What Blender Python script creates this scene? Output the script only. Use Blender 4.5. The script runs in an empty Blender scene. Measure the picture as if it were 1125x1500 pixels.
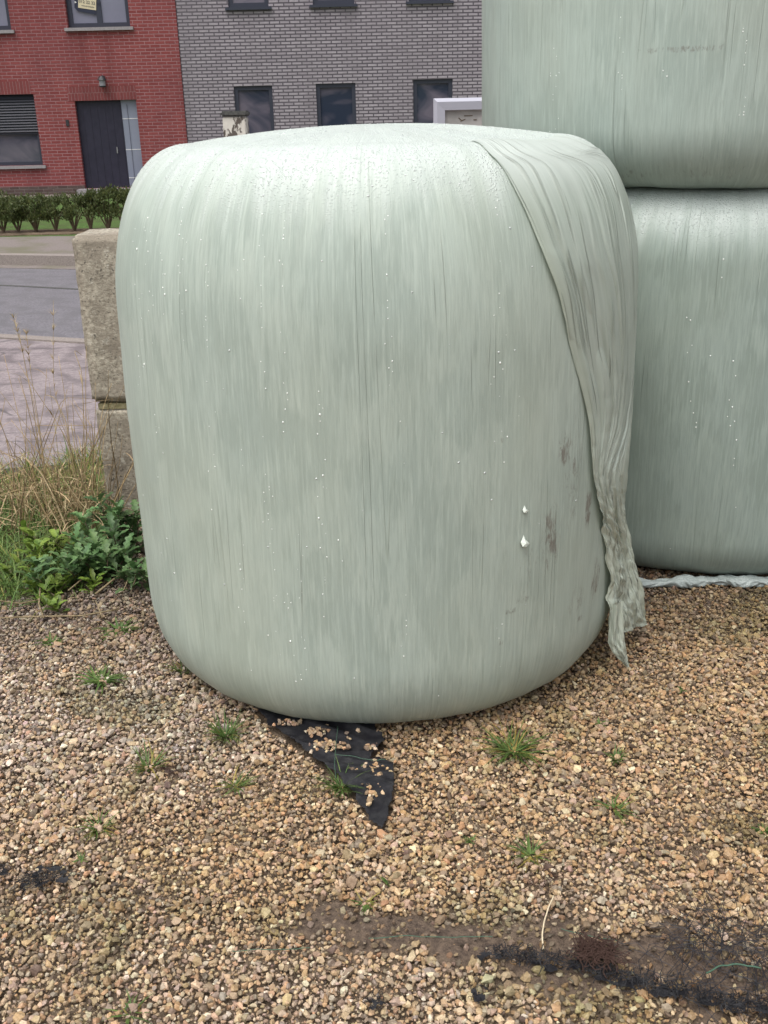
import bpy, bmesh, math, random
import numpy as np
from mathutils import Matrix, Vector
from mathutils.bvhtree import BVHTree
random.seed(7); RNG = np.random.default_rng(7)
D = bpy.data; SC = bpy.context.scene; COL = SC.collection
PI = math.pi; R_ = math.radians

# ------------------------------------------------------------ camera, world, sun
EYE = np.array([0, 0, 1.5]); FPX = 1482.0
PITCH = math.atan(585 / 1482.0); ROLL = R_(1.35)
_fw = np.array([0, math.cos(PITCH), -math.sin(PITCH)])
_u0 = np.array([0, math.sin(PITCH), math.cos(PITCH)]); _r0 = np.array([1.0, 0, 0])
_rt = math.cos(ROLL) * _r0 - math.sin(ROLL) * _u0
_up = math.sin(ROLL) * _r0 + math.cos(ROLL) * _u0
cam = D.cameras.new('camera'); camo = D.objects.new('camera', cam); COL.objects.link(camo)
cam.sensor_fit = 'VERTICAL'; cam.sensor_height = 24; cam.lens = FPX / 1500 * 24
cam.clip_start = 0.05; cam.clip_end = 400
camo.matrix_world = Matrix(((_rt[0], _up[0], -_fw[0], EYE[0]), (_rt[1], _up[1], -_fw[1], EYE[1]),
                            (_rt[2], _up[2], -_fw[2], EYE[2]), (0, 0, 0, 1)))
SC.camera = camo
SUN_EL, SUN_AZ = R_(68), R_(215)      # azimuth of the sun measured clockwise from +Y
w = D.worlds.new('World'); SC.world = w; w.use_nodes = True
wn = w.node_tree; bg = wn.nodes['Background']
sky = wn.nodes.new('ShaderNodeTexSky'); sky.sky_type = 'NISHITA'; sky.sun_disc = False
sky.sun_elevation = SUN_EL; sky.sun_rotation = SUN_AZ; sky.air_density = 1.0; sky.dust_density = 6.0; sky.ozone_density = 1.0
hs = wn.nodes.new('ShaderNodeHueSaturation'); hs.inputs['Saturation'].default_value = 0.28
wn.links.new(sky.outputs[0], hs.inputs['Color']); wn.links.new(hs.outputs[0], bg.inputs[0])
bg.inputs[1].default_value = 0.15
sl = D.lights.new('sun', 'SUN'); so = D.objects.new('sun', sl); COL.objects.link(so)
sl.energy = 0.8; sl.angle = R_(50); sl.color = (1, .97, .93)
sd = Vector((math.sin(SUN_AZ) * math.cos(SUN_EL), math.cos(SUN_AZ) * math.cos(SUN_EL), math.sin(SUN_EL)))
so.rotation_euler = sd.to_track_quat('Z', 'Y').to_euler(); so.location = (0, 0, 20)
SC.view_settings.view_transform = 'Standard'; SC.view_settings.look = 'None'
SC.view_settings.exposure = 0.50; SC.view_settings.gamma = 1

def ray(px, py):
    d = _fw + (px - 562.5) / FPX * _rt - (py - 750) / FPX * _up
    return d / np.linalg.norm(d)
def atY(px, py, Y):
    d = ray(px, py); return EYE + d * (Y / d[1])
def atZ(px, py, z=0.0):
    d = ray(px, py); return EYE + d * ((z - EYE[2]) / d[2])

# ------------------------------------------------------------ helpers
def _h(ix, iy, s):
    n = (ix.astype(np.int64) * 374761393 + iy.astype(np.int64) * 668265263 + s * 1442695041) & 0xffffffff
    n = ((n ^ (n >> 13)) * 1274126177) & 0xffffffff
    return ((n ^ (n >> 16)) & 0xffffff) / 0xffffff
def vn(x, y, s=0):
    x = np.asarray(x, float); y = np.asarray(y, float) + 0 * x
    ix = np.floor(x); iy = np.floor(y); fx = x - ix; fy = y - iy
    fx = fx * fx * (3 - 2 * fx); fy = fy * fy * (3 - 2 * fy)
    a = _h(ix, iy, s); b = _h(ix + 1, iy, s); c = _h(ix, iy + 1, s); d = _h(ix + 1, iy + 1, s)
    return (a + (b - a) * fx) * (1 - fy) + (c + (d - c) * fx) * fy
def fbm(x, y, o=4, s=0):
    t = 0; a = .5
    for i in range(o):
        t = t + a * vn(x * 2 ** i + 17.3 * i, np.asarray(y) * 2 ** i - 9.1 * i, s + i); a *= .5
    return t / (1 - .5 ** o)
def ss(a, b, x):
    t = np.clip((x - a) / (b - a), 0, 1); return t * t * (3 - 2 * t)

def link(o, parent=None):
    COL.objects.link(o)
    if parent is not None: o.parent = parent
    return o
def mk(name, V, F, mat, parent=None, smooth=False, uv=None, attrs=None, cols=None, mats=None, mi=None):
    """V (n,3), F list of faces or an int array (m,k)."""
    me = D.meshes.new(name); V = np.asarray(V, np.float32)
    if isinstance(F, np.ndarray):
        m, k = F.shape
        me.vertices.add(len(V)); me.vertices.foreach_set('co', V.ravel())
        me.loops.add(m * k); me.loops.foreach_set('vertex_index', F.astype(np.int32).ravel())
        me.polygons.add(m); me.polygons.foreach_set('loop_start', np.arange(0, m * k, k, dtype=np.int32))
        me.polygons.foreach_set('loop_total', np.full(m, k, np.int32))
        me.update(calc_edges=True)
    else:
        me.from_pydata(V.tolist(), [], [list(f) for f in F]); me.update()
    me.polygons.foreach_set('use_smooth', np.full(len(me.polygons), smooth))
    if uv is not None:
        l = me.uv_layers.new(name='UVMap'); li = np.empty(len(me.loops), np.int32); me.loops.foreach_get('vertex_index', li)
        l.data.foreach_set('uv', np.asarray(uv, np.float32)[li].ravel())
    for n, a in (attrs or {}).items():
        at = me.attributes.new(n, 'FLOAT', 'POINT'); at.data.foreach_set('value', np.asarray(a, np.float32))
    if cols is not None:
        at = me.color_attributes.new('Col', 'FLOAT_COLOR', 'POINT')
        c = np.ones((len(V), 4), np.float32); c[:, :3] = cols; at.data.foreach_set('color', c.ravel())
    for m_ in (mats or [mat]): me.materials.append(m_)
    if mi is not None: me.polygons.foreach_set('material_index', np.asarray(mi, np.int32))
    return link(D.objects.new(name, me), parent)
def tag(o, label=None, cat=None, group=None, kind=None):
    if label: o['label'] = label
    if cat: o['category'] = cat
    if group: o['group'] = group
    if kind: o['kind'] = kind
    return o
def empty(name, loc, label, cat, group=None):
    o = D.objects.new(name, None); o.empty_display_size = .1; o.location = loc; link(o)
    return tag(o, label, cat, group)
def gridf(nu, nv, wrap=False):
    i = np.arange(nv - 1)[:, None]; j = np.arange(nu if wrap else nu - 1)[None, :]
    a = i * nu + j; b = i * nu + (j + 1) % nu
    return np.stack([a, b, b + nu, a + nu], -1).reshape(-1, 4)

class MB:
    def __init__(s): s.v = []; s.f = []; s.n = 0
    def add(s, V, F):
        V = np.asarray(V, float).reshape(-1, 3); s.v.append(V)
        s.f += [tuple(int(i) + s.n for i in f) for f in F]; s.n += len(V)
    def box(s, a, b):
        x0, y0, z0 = a; x1, y1, z1 = b
        s.add([(x0, y0, z0), (x1, y0, z0), (x1, y1, z0), (x0, y1, z0), (x0, y0, z1), (x1, y0, z1), (x1, y1, z1), (x0, y1, z1)],
              [(0, 3, 2, 1), (4, 5, 6, 7), (0, 1, 5, 4), (1, 2, 6, 5), (2, 3, 7, 6), (3, 0, 4, 7)])
    def tube(s, P, r, n=6, cap=True):
        P = np.asarray(P, float); m = len(P); r = np.broadcast_to(np.asarray(r, float), (m,))
        T = np.gradient(P, axis=0); T /= np.linalg.norm(T, axis=1)[:, None] + 1e-9
        ref = np.array([0, 0, 1.0]) if abs(T[0, 2]) < .8 else np.array([1.0, 0, 0])
        A = np.cross(T, ref); A /= np.linalg.norm(A, axis=1)[:, None] + 1e-9; B = np.cross(T, A)
        th = np.linspace(0, 2 * PI, n, endpoint=False)
        V = P[:, None] + r[:, None, None] * (A[:, None] * np.cos(th)[None, :, None] + B[:, None] * np.sin(th)[None, :, None])
        F = gridf(n, m, True).tolist()
        if cap: F += [tuple(range(n))[::-1], tuple(range((m - 1) * n, m * n))]
        s.add(V.reshape(-1, 3), F)
    def build(s, name, mat, parent=None, smooth=False, bevel=0, **k):
        o = mk(name, np.concatenate(s.v), s.f, mat, parent, smooth, **k)
        if bevel:
            bm = bmesh.new(); bm.from_mesh(o.data)
            bmesh.ops.bevel(bm, geom=bm.edges[:], offset=bevel, segments=2, affect='EDGES', clamp_overlap=True)
            bm.to_mesh(o.data); bm.free()
        return o

# ------------------------------------------------------------ materials
def mat(name, col=(.5, .5, .5), rough=.6, spec=.4, metal=0):
    m = D.materials.new(name); m.use_nodes = True; b = m.node_tree.nodes['Principled BSDF']
    b.inputs['Base Color'].default_value = (*col, 1); b.inputs['Roughness'].default_value = rough
    b.inputs['Specular IOR Level'].default_value = spec; b.inputs['Metallic'].default_value = metal
    return m
class NT:
    def __init__(s, m): s.t = m.node_tree; s.b = s.t.nodes['Principled BSDF']
    def n(s, typ, ins=None, **k):
        x = s.t.nodes.new('ShaderNode' + typ)
        for a, b in k.items(): setattr(x, a, b)
        for a, b in (ins or {}).items():
            if hasattr(b, 'is_linked') or hasattr(b, 'links'): s.t.links.new(b, x.inputs[a])
            else: x.inputs[a].default_value = b
        return x
    def l(s, a, b): s.t.links.new(a, b)
    def noise(s, vec, scale, detail=4, rough=.55, dist=0):
        x = s.n('TexNoise', {'Vector': vec, 'Scale': scale, 'Detail': detail, 'Roughness': rough, 'Distortion': dist}); return x.outputs['Fac']
    def ramp(s, fac, stops, interp='LINEAR'):
        x = s.n('ValToRGB', {'Fac': fac}); r = x.color_ramp; r.interpolation = interp
        while len(r.elements) < len(stops): r.elements.new(.5)
        for e, (p, c) in zip(r.elements, stops):
            e.position = p; e.color = (*c, 1) if isinstance(c, tuple) else (c, c, c, 1)
        return x.outputs['Color']
    def mix(s, fac, a, b, mode='MIX'):
        x = s.n('Mix', data_type='RGBA', blend_type=mode)
        for i, v in ((0, fac), (6, a), (7, b)):
            if hasattr(v, 'links'): s.l(v, x.inputs[i])
            else: x.inputs[i].default_value = v if i == 0 else (*v, 1)
        return x.outputs[2]
    def math(s, op, a, b=0.0, clamp=False):
        x = s.n('Math', operation=op, use_clamp=clamp)
        for i, v in ((0, a), (1, b)):
            if hasattr(v, 'links'): s.l(v, x.inputs[i])
            else: x.inputs[i].default_value = v
        return x.outputs[0]
    def bump(s, h, dist, strength=1.0, prev=None):
        x = s.n('Bump', {'Height': h, 'Distance': dist, 'Strength': strength})
        if prev is not None: s.l(prev, x.inputs['Normal'])
        return x.outputs[0]
    def mapv(s, vec, scale=(1, 1, 1), rot=(0, 0, 0), loc=(0, 0, 0)):
        return s.n('Mapping', {'Vector': vec, 'Scale': scale, 'Rotation': rot, 'Location': loc}).outputs[0]
    def obj(s): return s.n('TexCoord').outputs['Object']
    def uv(s): return s.n('TexCoord').outputs['UV']

def speck(name, c1, c2, scale=40, rough=.85, bump=.003, c3=None, dscale=6, spec=.3):
    m = mat(name, c1, rough, spec); t = NT(m); o = t.obj()
    a = t.noise(o, scale, 6, .65); b = t.noise(o, dscale, 4)
    c = t.mix(t.ramp(a, [(.35, 0.0), (.65, 1.0)]), c1, c2)
    if c3: c = t.mix(t.ramp(b, [(.45, 0.0), (.62, 1.0)]), c, c3)
    t.l(c, t.b.inputs['Base Color']); t.l(t.bump(a, bump), t.b.inputs['Normal'])
    return m

def brick_mat(name, ca, cb, mortar, cv, bw=.2, rh=.062, ms=.01, bias=0, stain=.35):
    m = mat(name, ca, .85, .25); t = NT(m); o = t.obj()
    sep = t.n('SeparateXYZ', {'Vector': o})
    xy = t.math('ADD', sep.outputs[0], sep.outputs[1])
    v = t.n('CombineXYZ', {'X': xy, 'Y': sep.outputs[2]}).outputs[0]
    wob = t.n('TexNoise', {'Vector': v, 'Scale': 9.0, 'Detail': 2.0})
    v2 = t.n('VectorMath', {0: v}, operation='ADD')
    sc = t.n('VectorMath', {0: wob.outputs['Color'], 1: (.006, .006, 0)}, operation='MULTIPLY'); t.l(sc.outputs[0], v2.inputs[1])
    b = t.n('TexBrick', {'Vector': v2.outputs[0], 'Color1': (*ca, 1), 'Color2': (*cb, 1), 'Mortar': (*mortar, 1), 'Scale': 1.0,
                         'Mortar Size': ms, 'Mortar Smooth': .3, 'Bias': bias, 'Brick Width': bw, 'Row Height': rh}, offset=.5)
    big = t.noise(t.mapv(v, (1, .5, 1)), .9, 5); fine = t.noise(v, 30, 4)
    c = t.mix(t.ramp(big, [(.35, 0.0), (.75, stain)]), b.outputs['Color'], cv)
    c = t.mix(t.ramp(fine, [(.3, .25), (.6, 0.0)]), c, tuple(x * .5 for x in ca))
    stk = t.noise(t.mapv(v, (2.2, .22, 1)), 1.0, 4, .6); c = t.mix(t.ramp(stk, [(.50, 0.0), (.72, .45)]), c, tuple(x * .55 for x in ca))
    t.l(c, t.b.inputs['Base Color'])
    h = t.math('SUBTRACT', 1.0, b.outputs['Fac']); h = t.math('ADD', h, t.math('MULTIPLY', fine, .3))
    t.l(t.bump(h, .012), t.b.inputs['Normal'])
    return m

def film_mat(name, light, dark, hue2, seed=0.0, yellow=(.46, .49, .36)):
    m = mat(name, light, .5, .35); t = NT(m); uv = t.mapv(t.uv(), loc=(seed, seed * .7, 0))
    def st(sx, sy, rz, d=4, r=.55, dist=0): return t.noise(t.mapv(uv, (sx, sy, 1), (0, 0, rz)), 1.0, d, r, dist)
    # ragged vertical patches where the overlapping film layers cling or lift
    warp = st(42, 5, .02, 4); warp2 = st(130, 9, -.03, 4, .65)
    w1 = t.math('SUBTRACT', warp, .5); w2 = t.math('SUBTRACT', warp2, .5)
    def patch(sx, sy, rz, a1, a2, lo, hi):
        q = t.math('ADD', st(sx, sy, rz, 2), t.math('ADD', t.math('MULTIPLY', w1, a1), t.math('MULTIPLY', w2, a2)))
        return t.ramp(q, [(lo, 0.0), (hi, 1.0)])
    p1 = patch(5.0, 3.2, 0, .5, .35, .44, .53); p2 = patch(9, 5.5, .06, .45, .4, .47, .53); p3 = patch(14, 2.2, -.04, .4, .4, .52, .58)
    fine = st(170, 9, .02, 5, .7); fine2 = st(125, 6, -.05, 5, .7); long_ = st(95, 2.2, .015, 5, .65); mid = st(45, 1.0, .01, 3)
    c = t.mix(p1, dark, light)
    c = t.mix(t.math('MULTIPLY', p2, .42), c, hue2)
    c = t.mix(t.math('MULTIPLY', p3, .35), c, dark)
    c = t.mix(t.ramp(fine, [(.40, .42), (.53, 0.0)]), c, tuple(x * .86 for x in dark))
    c = t.mix(t.ramp(fine2, [(.52, 0.0), (.62, .40)]), c, tuple(min(1, x * 1.20) for x in light))
    c = t.mix(t.ramp(long_, [(.55, 0.0), (.64, .30)]), c, tuple(min(1, x * 1.2) for x in light))
    broad = st(1.6, .9, .3, 3)
    c = t.mix(t.ramp(broad, [(.45, 0.0), (.7, .45)]), c, yellow)
    # long thin pleat lines
    lnf = t.math('ABSOLUTE', t.math('SUBTRACT', st(9, .22, .01, 1, .3), .5)); pl = t.ramp(lnf, [(.0, 1.0), (.0045, 0.0)])
    lnf2 = t.math('ABSOLUTE', t.math('SUBTRACT', st(17, .4, -.03, 1, .3), .46)); pl2 = t.ramp(lnf2, [(.0, 1.0), (.006, 0.0)])
    keep = t.ramp(st(6, 2.2, .4, 2), [(.50, 0.0), (.60, 1.0)])
    pls = t.math('MULTIPLY', t.math('MAXIMUM', pl, pl2), keep)
    c = t.mix(t.math('MULTIPLY', pls, .28), c, (.20, .23, .18))
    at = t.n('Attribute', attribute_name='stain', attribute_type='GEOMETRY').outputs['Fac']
    dew_glare_fac = t.n('Attribute', attribute_name='dew', attribute_type='GEOMETRY').outputs['Fac']
    c = t.mix(t.math('MULTIPLY', dew_glare_fac, .45), c, (.74, .79, .77))  # top whitened: dew plus sky glare painted into the film colour
    sn = t.math('SUBTRACT', st(75, 22, .3, 6, .75, .6), .5)
    sq = t.ramp(t.math('ADD', at, t.math('MULTIPLY', t.math('MULTIPLY', sn, 4.2), t.math('MINIMUM', t.math('MULTIPLY', at, 2.5), 1.0))), [(.30, 0.0), (1.0, .80)])
    c = t.mix(sq, c, (.15, .125, .105))
    sp = t.noise(uv, 190, 2); c = t.mix(t.ramp(sp, [(.74, 0.0), (.80, .3)]), c, (.2, .2, .17))
    t.l(c, t.b.inputs['Base Color'])
    dew = t.n('Attribute', attribute_name='dew', attribute_type='GEOMETRY').outputs['Fac']
    vo = t.n('TexVoronoi', {'Vector': t.mapv(t.obj(), (1, 1, 1)), 'Scale': 170.0}).outputs['Distance']
    dr = t.math('MULTIPLY', t.ramp(vo, [(.0, 1.0), (.45, 0.0)]), dew)
    t.l(t.math('SUBTRACT', .52, t.math('MULTIPLY', dew, .12)), t.b.inputs['Roughness'])
    b = t.bump(mid, .0009, .6); b = t.bump(long_, .0009, .8, b); b = t.bump(fine, .0007, .8, b); b = t.bump(pls, .0010, 1.0, b)
    b = t.bump(p1, .0003, .8, b); b = t.bump(dr, .0022, 1.0, b)
    t.l(b, t.b.inputs['Normal'])
    return m

M = {}
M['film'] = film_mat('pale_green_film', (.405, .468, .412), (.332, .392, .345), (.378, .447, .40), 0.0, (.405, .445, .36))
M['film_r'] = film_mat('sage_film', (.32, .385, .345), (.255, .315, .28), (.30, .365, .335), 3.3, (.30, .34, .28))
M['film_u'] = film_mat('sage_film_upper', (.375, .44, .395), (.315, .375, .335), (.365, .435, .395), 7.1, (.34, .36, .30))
m = mat('loose_film', (.43, .48, .39), .32, .5); t = NT(m); o = t.uv()
fl = t.noise(t.mapv(o, (90, 1.5, 1)), 1.0, 4, .6); cr = t.noise(t.mapv(o, (9, 14, 1)), 1.0, 5, .6, 1.0)
c = t.mix(t.ramp(fl, [(.35, 0.0), (.65, 1.0)]), (.375, .435, .375), (.46, .52, .455))
at = t.n('Attribute', attribute_name='stain', attribute_type='GEOMETRY').outputs['Fac']
c = t.mix(t.math('MULTIPLY', at, .55), c, (.42, .45, .34)); dw = t.n('Attribute', attribute_name='dew', attribute_type='GEOMETRY').outputs['Fac']; c = t.mix(t.math('MULTIPLY', dw, .5), c, (.74, .79, .77)); t.l(c, t.b.inputs['Base Color'])  # upper part whitened too, for dew and painted sky glare
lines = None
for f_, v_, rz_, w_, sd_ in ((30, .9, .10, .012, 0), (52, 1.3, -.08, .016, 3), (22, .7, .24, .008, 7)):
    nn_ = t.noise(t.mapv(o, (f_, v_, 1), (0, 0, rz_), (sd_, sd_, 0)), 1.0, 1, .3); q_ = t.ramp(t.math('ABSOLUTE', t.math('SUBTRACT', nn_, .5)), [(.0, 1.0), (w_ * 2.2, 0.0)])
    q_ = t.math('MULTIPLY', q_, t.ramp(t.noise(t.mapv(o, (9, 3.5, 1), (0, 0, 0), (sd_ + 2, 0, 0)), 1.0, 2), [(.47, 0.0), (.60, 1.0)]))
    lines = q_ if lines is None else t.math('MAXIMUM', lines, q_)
lowa = t.n('Attribute', attribute_name='low', attribute_type='GEOMETRY').outputs['Fac']
c = t.mix(t.math('MULTIPLY', lowa, .5), c, (.60, .66, .57)); c = t.mix(t.math('MULTIPLY', lines, t.math('MULTIPLY', .27, t.math('SUBTRACT', 1.0, t.math('MULTIPLY', lowa, .9)))), c, (.15, .165, .12)); t.l(c, t.b.inputs['Base Color'])  # crease lines darkened: fold shade painted into the colour
def ridged(sx, sy, rz, d=2):
    nn_ = t.noise(t.mapv(o, (sx, sy, 1), (0, 0, rz)), 1.0, d, .5, .4); return t.math('SUBTRACT', 1.0, t.math('MULTIPLY', t.math('ABSOLUTE', t.math('SUBTRACT', nn_, .5)), 5.0), True)
rg = t.math('ADD', ridged(30, 14, .5), t.math('ADD', t.math('MULTIPLY', ridged(70, 30, -.5), .5), t.math('MULTIPLY', ridged(20, 6, .1), .8)))
bb = t.bump(lines, -.003, 1.0, t.bump(fl, .0008)); bb = t.bump(t.math('MULTIPLY', rg, t.math('ADD', lowa, .08)), .0022, .9, bb); t.l(bb, t.b.inputs['Normal'])
t.l(t.math('SUBTRACT', .40, t.math('MULTIPLY', lowa, .14)), t.b.inputs['Roughness'])
tr = t.n('BsdfTranslucent', {'Color': (.52, .56, .44, 1)}); ms = t.n('MixShader', {0: .14})
t.l(t.b.outputs[0], ms.inputs[1]); t.l(tr.outputs[0], ms.inputs[2]); t.l(ms.outputs[0], t.t.nodes['Material Output'].inputs[0])
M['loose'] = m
m = mat('crumpled_silver_film', (.47, .52, .50), .3, .5); t = NT(m); cr = t.noise(t.mapv(t.obj(), (25, 60, 60)), 1.0, 5, .6, .8)
t.l(t.bump(cr, .006), t.b.inputs['Normal']); M['silver'] = m; m.node_tree.nodes['Principled BSDF'].inputs['Base Color'].default_value = (.34, .385, .37, 1)
m = mat('water', (.85, .9, .88), .08, .6); m.node_tree.nodes['Principled BSDF'].inputs['Transmission Weight'].default_value = .35; M['drop'] = m
M['bead'] = mat('white_bead', (.85, .88, .85), .2, .6)
M['torn'] = mat('torn_film', (.62, .67, .6), .35, .5)

m = mat('gravel_stone', (.5, .4, .3), .72, .35); t = NT(m)
vc = t.n('Attribute', attribute_name='Col', attribute_type='GEOMETRY').outputs['Color']
n1 = t.noise(t.obj(), 260, 4, .6); n2 = t.noise(t.obj(), 90, 3)
c = t.mix(t.ramp(n1, [(.35, .45), (.6, 0.0)]), vc, t.mix(.0, (.5, .5, .5), (.5, .5, .5)), 'MULTIPLY')
c = t.mix(t.ramp(n2, [(.55, 0.0), (.75, .3)]), c, (.60, .50, .38)); t.l(c, t.b.inputs['Base Color'])
t.l(t.bump(n1, .0012), t.b.inputs['Normal']); M['stone'] = m
M['soil'] = speck('damp_soil', (.15, .11, .075), (.26, .195, .135), 75, .9, .012, (.11, .08, .055), 7); t = NT(M['soil'])
old = t.b.inputs['Base Color'].links[0].from_socket; dpa = t.n('Attribute', attribute_name='damp', attribute_type='GEOMETRY').outputs['Fac']
t.l(t.mix(t.math('MULTIPLY', dpa, .85), old, t.mix(t.ramp(t.noise(t.obj(), 60, 5, .7), [(.4, 0.0), (.6, 1.0)]), (.06, .042, .034), (.15, .108, .08))), t.b.inputs['Base Color'])
m = mat('yard_ground', (.2, .16, .12), .9); t = NT(m)
vo = t.n('TexVoronoi', {'Vector': t.obj(), 'Scale': 70.0}); hh = t.n('HueSaturation', {'Saturation': .3, 'Color': vo.outputs['Color']}).outputs[0]
c = t.mix(.7, hh, (.30, .235, .17), 'MIX'); t.l(c, t.b.inputs['Base Color']); t.l(t.bump(vo.outputs['Distance'], -.01), t.b.inputs['Normal']); M['yard'] = m
M['asphalt'] = speck('asphalt', (.105, .10, .115), (.215, .205, .22), 55, .6, .006, (.13, .125, .135), 5, .5)
m = speck('wet_paving', (.22, .185, .19), (.37, .32, .325), 42, .45, .010, (.17, .145, .15), 6, .5); t = NT(m)
crk = t.n('TexVoronoi', {'Vector': t.mapv(t.obj(), (.45, 1.5, 1), (0, 0, -.25)), 'Scale': 1.6, 'Randomness': 1.0}, feature='DISTANCE_TO_EDGE').outputs['Distance']
nz = t.noise(t.obj(), 9, 4); ce = t.math('ADD', crk, t.math('MULTIPLY', t.math('SUBTRACT', nz, .5), .03))
ck = t.ramp(ce, [(.0, 1.0), (.014, 0.0)]); old = t.b.inputs['Base Color'].links[0].from_socket
t.l(t.mix(t.math('MULTIPLY', ck, .75), old, (.06, .055, .06)), t.b.inputs['Base Color']); M['paving'] = m
M['kerb'] = speck('kerb_concrete', (.21, .18, .165), (.30, .265, .24), 70, .85, .003)
M['walk'] = speck('footpath_slabs', (.165, .14, .13), (.23, .20, .185), 40, .85, .003, (.15, .14, .10), 2)
M['lawn'] = speck('lawn', (.05, .10, .022), (.10, .17, .04), 60, .9, .02, (.07, .10, .03), 2)
m = speck('cast_concrete', (.24, .21, .165), (.52, .475, .385), 75, .9, .006, (.28, .245, .195), 9); t = NT(m)
old = t.b.inputs['Base Color'].links[0].from_socket
pt = t.noise(t.obj(), 70, 3, .5); pit = t.ramp(pt, [(.60, 0.0), (.68, 1.0)]); li = t.ramp(t.noise(t.obj(), 26, 4, .7), [(.60, 0.0), (.68, .7)])
c = t.mix(t.math('MULTIPLY', pit, .9), old, (.12, .11, .09)); c = t.mix(li, c, (.58, .55, .47)); t.l(c, t.b.inputs['Base Color'])
M['concrete'] = m
M['moss'] = speck('moss', (.22, .20, .10), (.36, .32, .20), 90, .95, .006)
M['brick_red'] = brick_mat('red_brick', (.22, .050, .050), (.275, .070, .068), (.36, .19, .195), (.13, .045, .055), ms=.009, stain=.5)
M['brick_grey'] = brick_mat('grey_brick', (.31, .28, .31), (.40, .365, .40), (.10, .088, .105), (.20, .18, .195), ms=.013)
M['brick_dark'] = brick_mat('dark_plinth_brick', (.085, .055, .05), (.13, .09, .08), (.17, .14, .13), (.06, .05, .05), ms=.009)
M['brick_soldier'] = brick_mat('red_soldier_brick', (.19, .048, .05), (.24, .066, .066), (.30, .15, .15), (.15, .05, .05), bw=.065, rh=.5, ms=.008)
M['frame'] = mat('dark_window_frame', (.035, .04, .06), .4, .4)
M['door'] = speck('dark_door', (.02, .019, .034), (.028, .026, .045), 8, .45, .001)
M['frost'] = speck('frosted_side_glass', (.20, .22, .29), (.23, .25, .32), 3, .35, .0005, None, 6, .5)
M['shutter'] = mat('roller_shutter', (.018, .02, .034), .5, .4)
M['sill'] = speck('stone_sill', (.24, .22, .23), (.32, .30, .31), 30, .8, .002)
m = mat('window_glass', (.03, .035, .05), .06, .9); t = NT(m)
gl = t.noise(t.mapv(t.obj(), (.7, .7, 1.6)), 1.3, 3, .5, 1.2)
c = t.mix(t.ramp(gl, [(.40, 0.0), (.66, 1.0)]), (.025, .035, .06), (.14, .125, .16)); t.l(c, t.b.inputs['Base Color']); M['glass'] = m  # cloudy reflections painted into the glass colour
M['sky_glass'] = speck('sky_tinted_glass', (.17, .175, .24), (.19, .195, .26), 2, .25, .0005, None, 6, .7)  # reflected sky painted in as a flat pane colour
M['leaf_d'] = None
def leaf_mat(name, c1, c2, rough=.5, trans=.25, veins=False):
    m = mat(name, c1, rough, .35); t = NT(m)
    vc = t.n('Attribute', attribute_name='Col', attribute_type='GEOMETRY').outputs['Color']
    n1 = t.noise(t.obj(), 60, 3); c = t.mix(t.ramp(n1, [(.35, 0.0), (.65, 1.0)]), c1, c2)
    c = t.mix(1.0, c, vc, 'MULTIPLY'); t.l(c, t.b.inputs['Base Color'])
    tr = t.n('BsdfTranslucent'); t.l(c, tr.inputs[0]); ms = t.n('MixShader', {0: trans})
    t.l(t.b.outputs[0], ms.inputs[1]); t.l(tr.outputs[0], ms.inputs[2]); t.l(ms.outputs[0], t.t.nodes['Material Output'].inputs[0])
    return m
M['grass'] = leaf_mat('grass_blade', (.065, .12, .028), (.12, .18, .045))
M['hedge'] = leaf_mat('hedge_leaf', (.06, .085, .03), (.12, .14, .05))
M['ragwort'] = leaf_mat('blue_green_leaf', (.06, .13, .045), (.12, .21, .085), .5, .2)
M['dock'] = leaf_mat('yellow_green_leaf', (.09, .16, .025), (.17, .25, .05), .5)
M['dry'] = leaf_mat('dry_straw', (.33, .25, .14), (.52, .41, .24), .7, .1)
M['stem'] = speck('brown_stem', (.10, .075, .05), (.16, .12, .08), 40, .8, .002)
M['blackcloth'] = mat('black_woven_cloth', (.02, .02, .023), .55, .35); t = NT(M['blackcloth'])
wv = t.n('TexWave', {'Vector': t.obj(), 'Scale': 180.0, 'Distortion': 1.0}).outputs['Fac']; bn = t.noise(t.obj(), 35, 4)
t.l(t.bump(bn, .004, .7, t.bump(wv, .0008)), t.b.inputs['Normal'])
t.l(t.mix(t.ramp(bn, [(.4, 0.0), (.7, 1.0)]), (.014, .014, .018), (.04, .04, .043)), t.b.inputs['Base Color'])
M['thread'] = mat('black_thread', (.02, .02, .025), .5, .35)
M['root'] = mat('dark_root', (.05, .028, .022), .8, .2)
M['string'] = mat('pale_string', (.62, .52, .36), .7, .2)
M['twine'] = mat('green_twine', (.06, .12, .08), .6, .3)
M['alu'] = mat('pale_frame', (.42, .42, .48), .4, .5)
M['panel'] = speck('weathered_panel', (.42, .40, .385), (.47, .45, .43), 10, .8, .001, (.37, .355, .34), 8)
m = speck('peeling_white_paint', (.62, .59, .53), (.72, .69, .62), 30, .8, .002); t = NT(m)
old = t.b.inputs['Base Color'].links[0].from_socket; pk = t.ramp(t.noise(t.mapv(t.obj(), (1, 1, .55)), 24, 5, .65), [(.50, 0.0), (.54, 1.0)])
t.l(t.mix(pk, old, (.12, .10, .085)), t.b.inputs['Base Color']); M['peel'] = m
M['cap'] = speck('dark_cap', (.06, .06, .06), (.12, .12, .11), 60, .9, .003)
M['lampm'] = mat('lamp_black', (.03, .03, .035), .4, .4); M['lampg'] = mat('lamp_glass', (.25, .25, .27), .2, .6)
M['poster'] = mat('cream_poster', (.62, .55, .38), .6); M['navy'] = mat('poster_navy', (.02, .025, .05), .6); M['white'] = mat('poster_white', (.7, .7, .7), .6)
M['metal'] = mat('steel_handle', (.5, .5, .52), .3, .5, .8)
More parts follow.
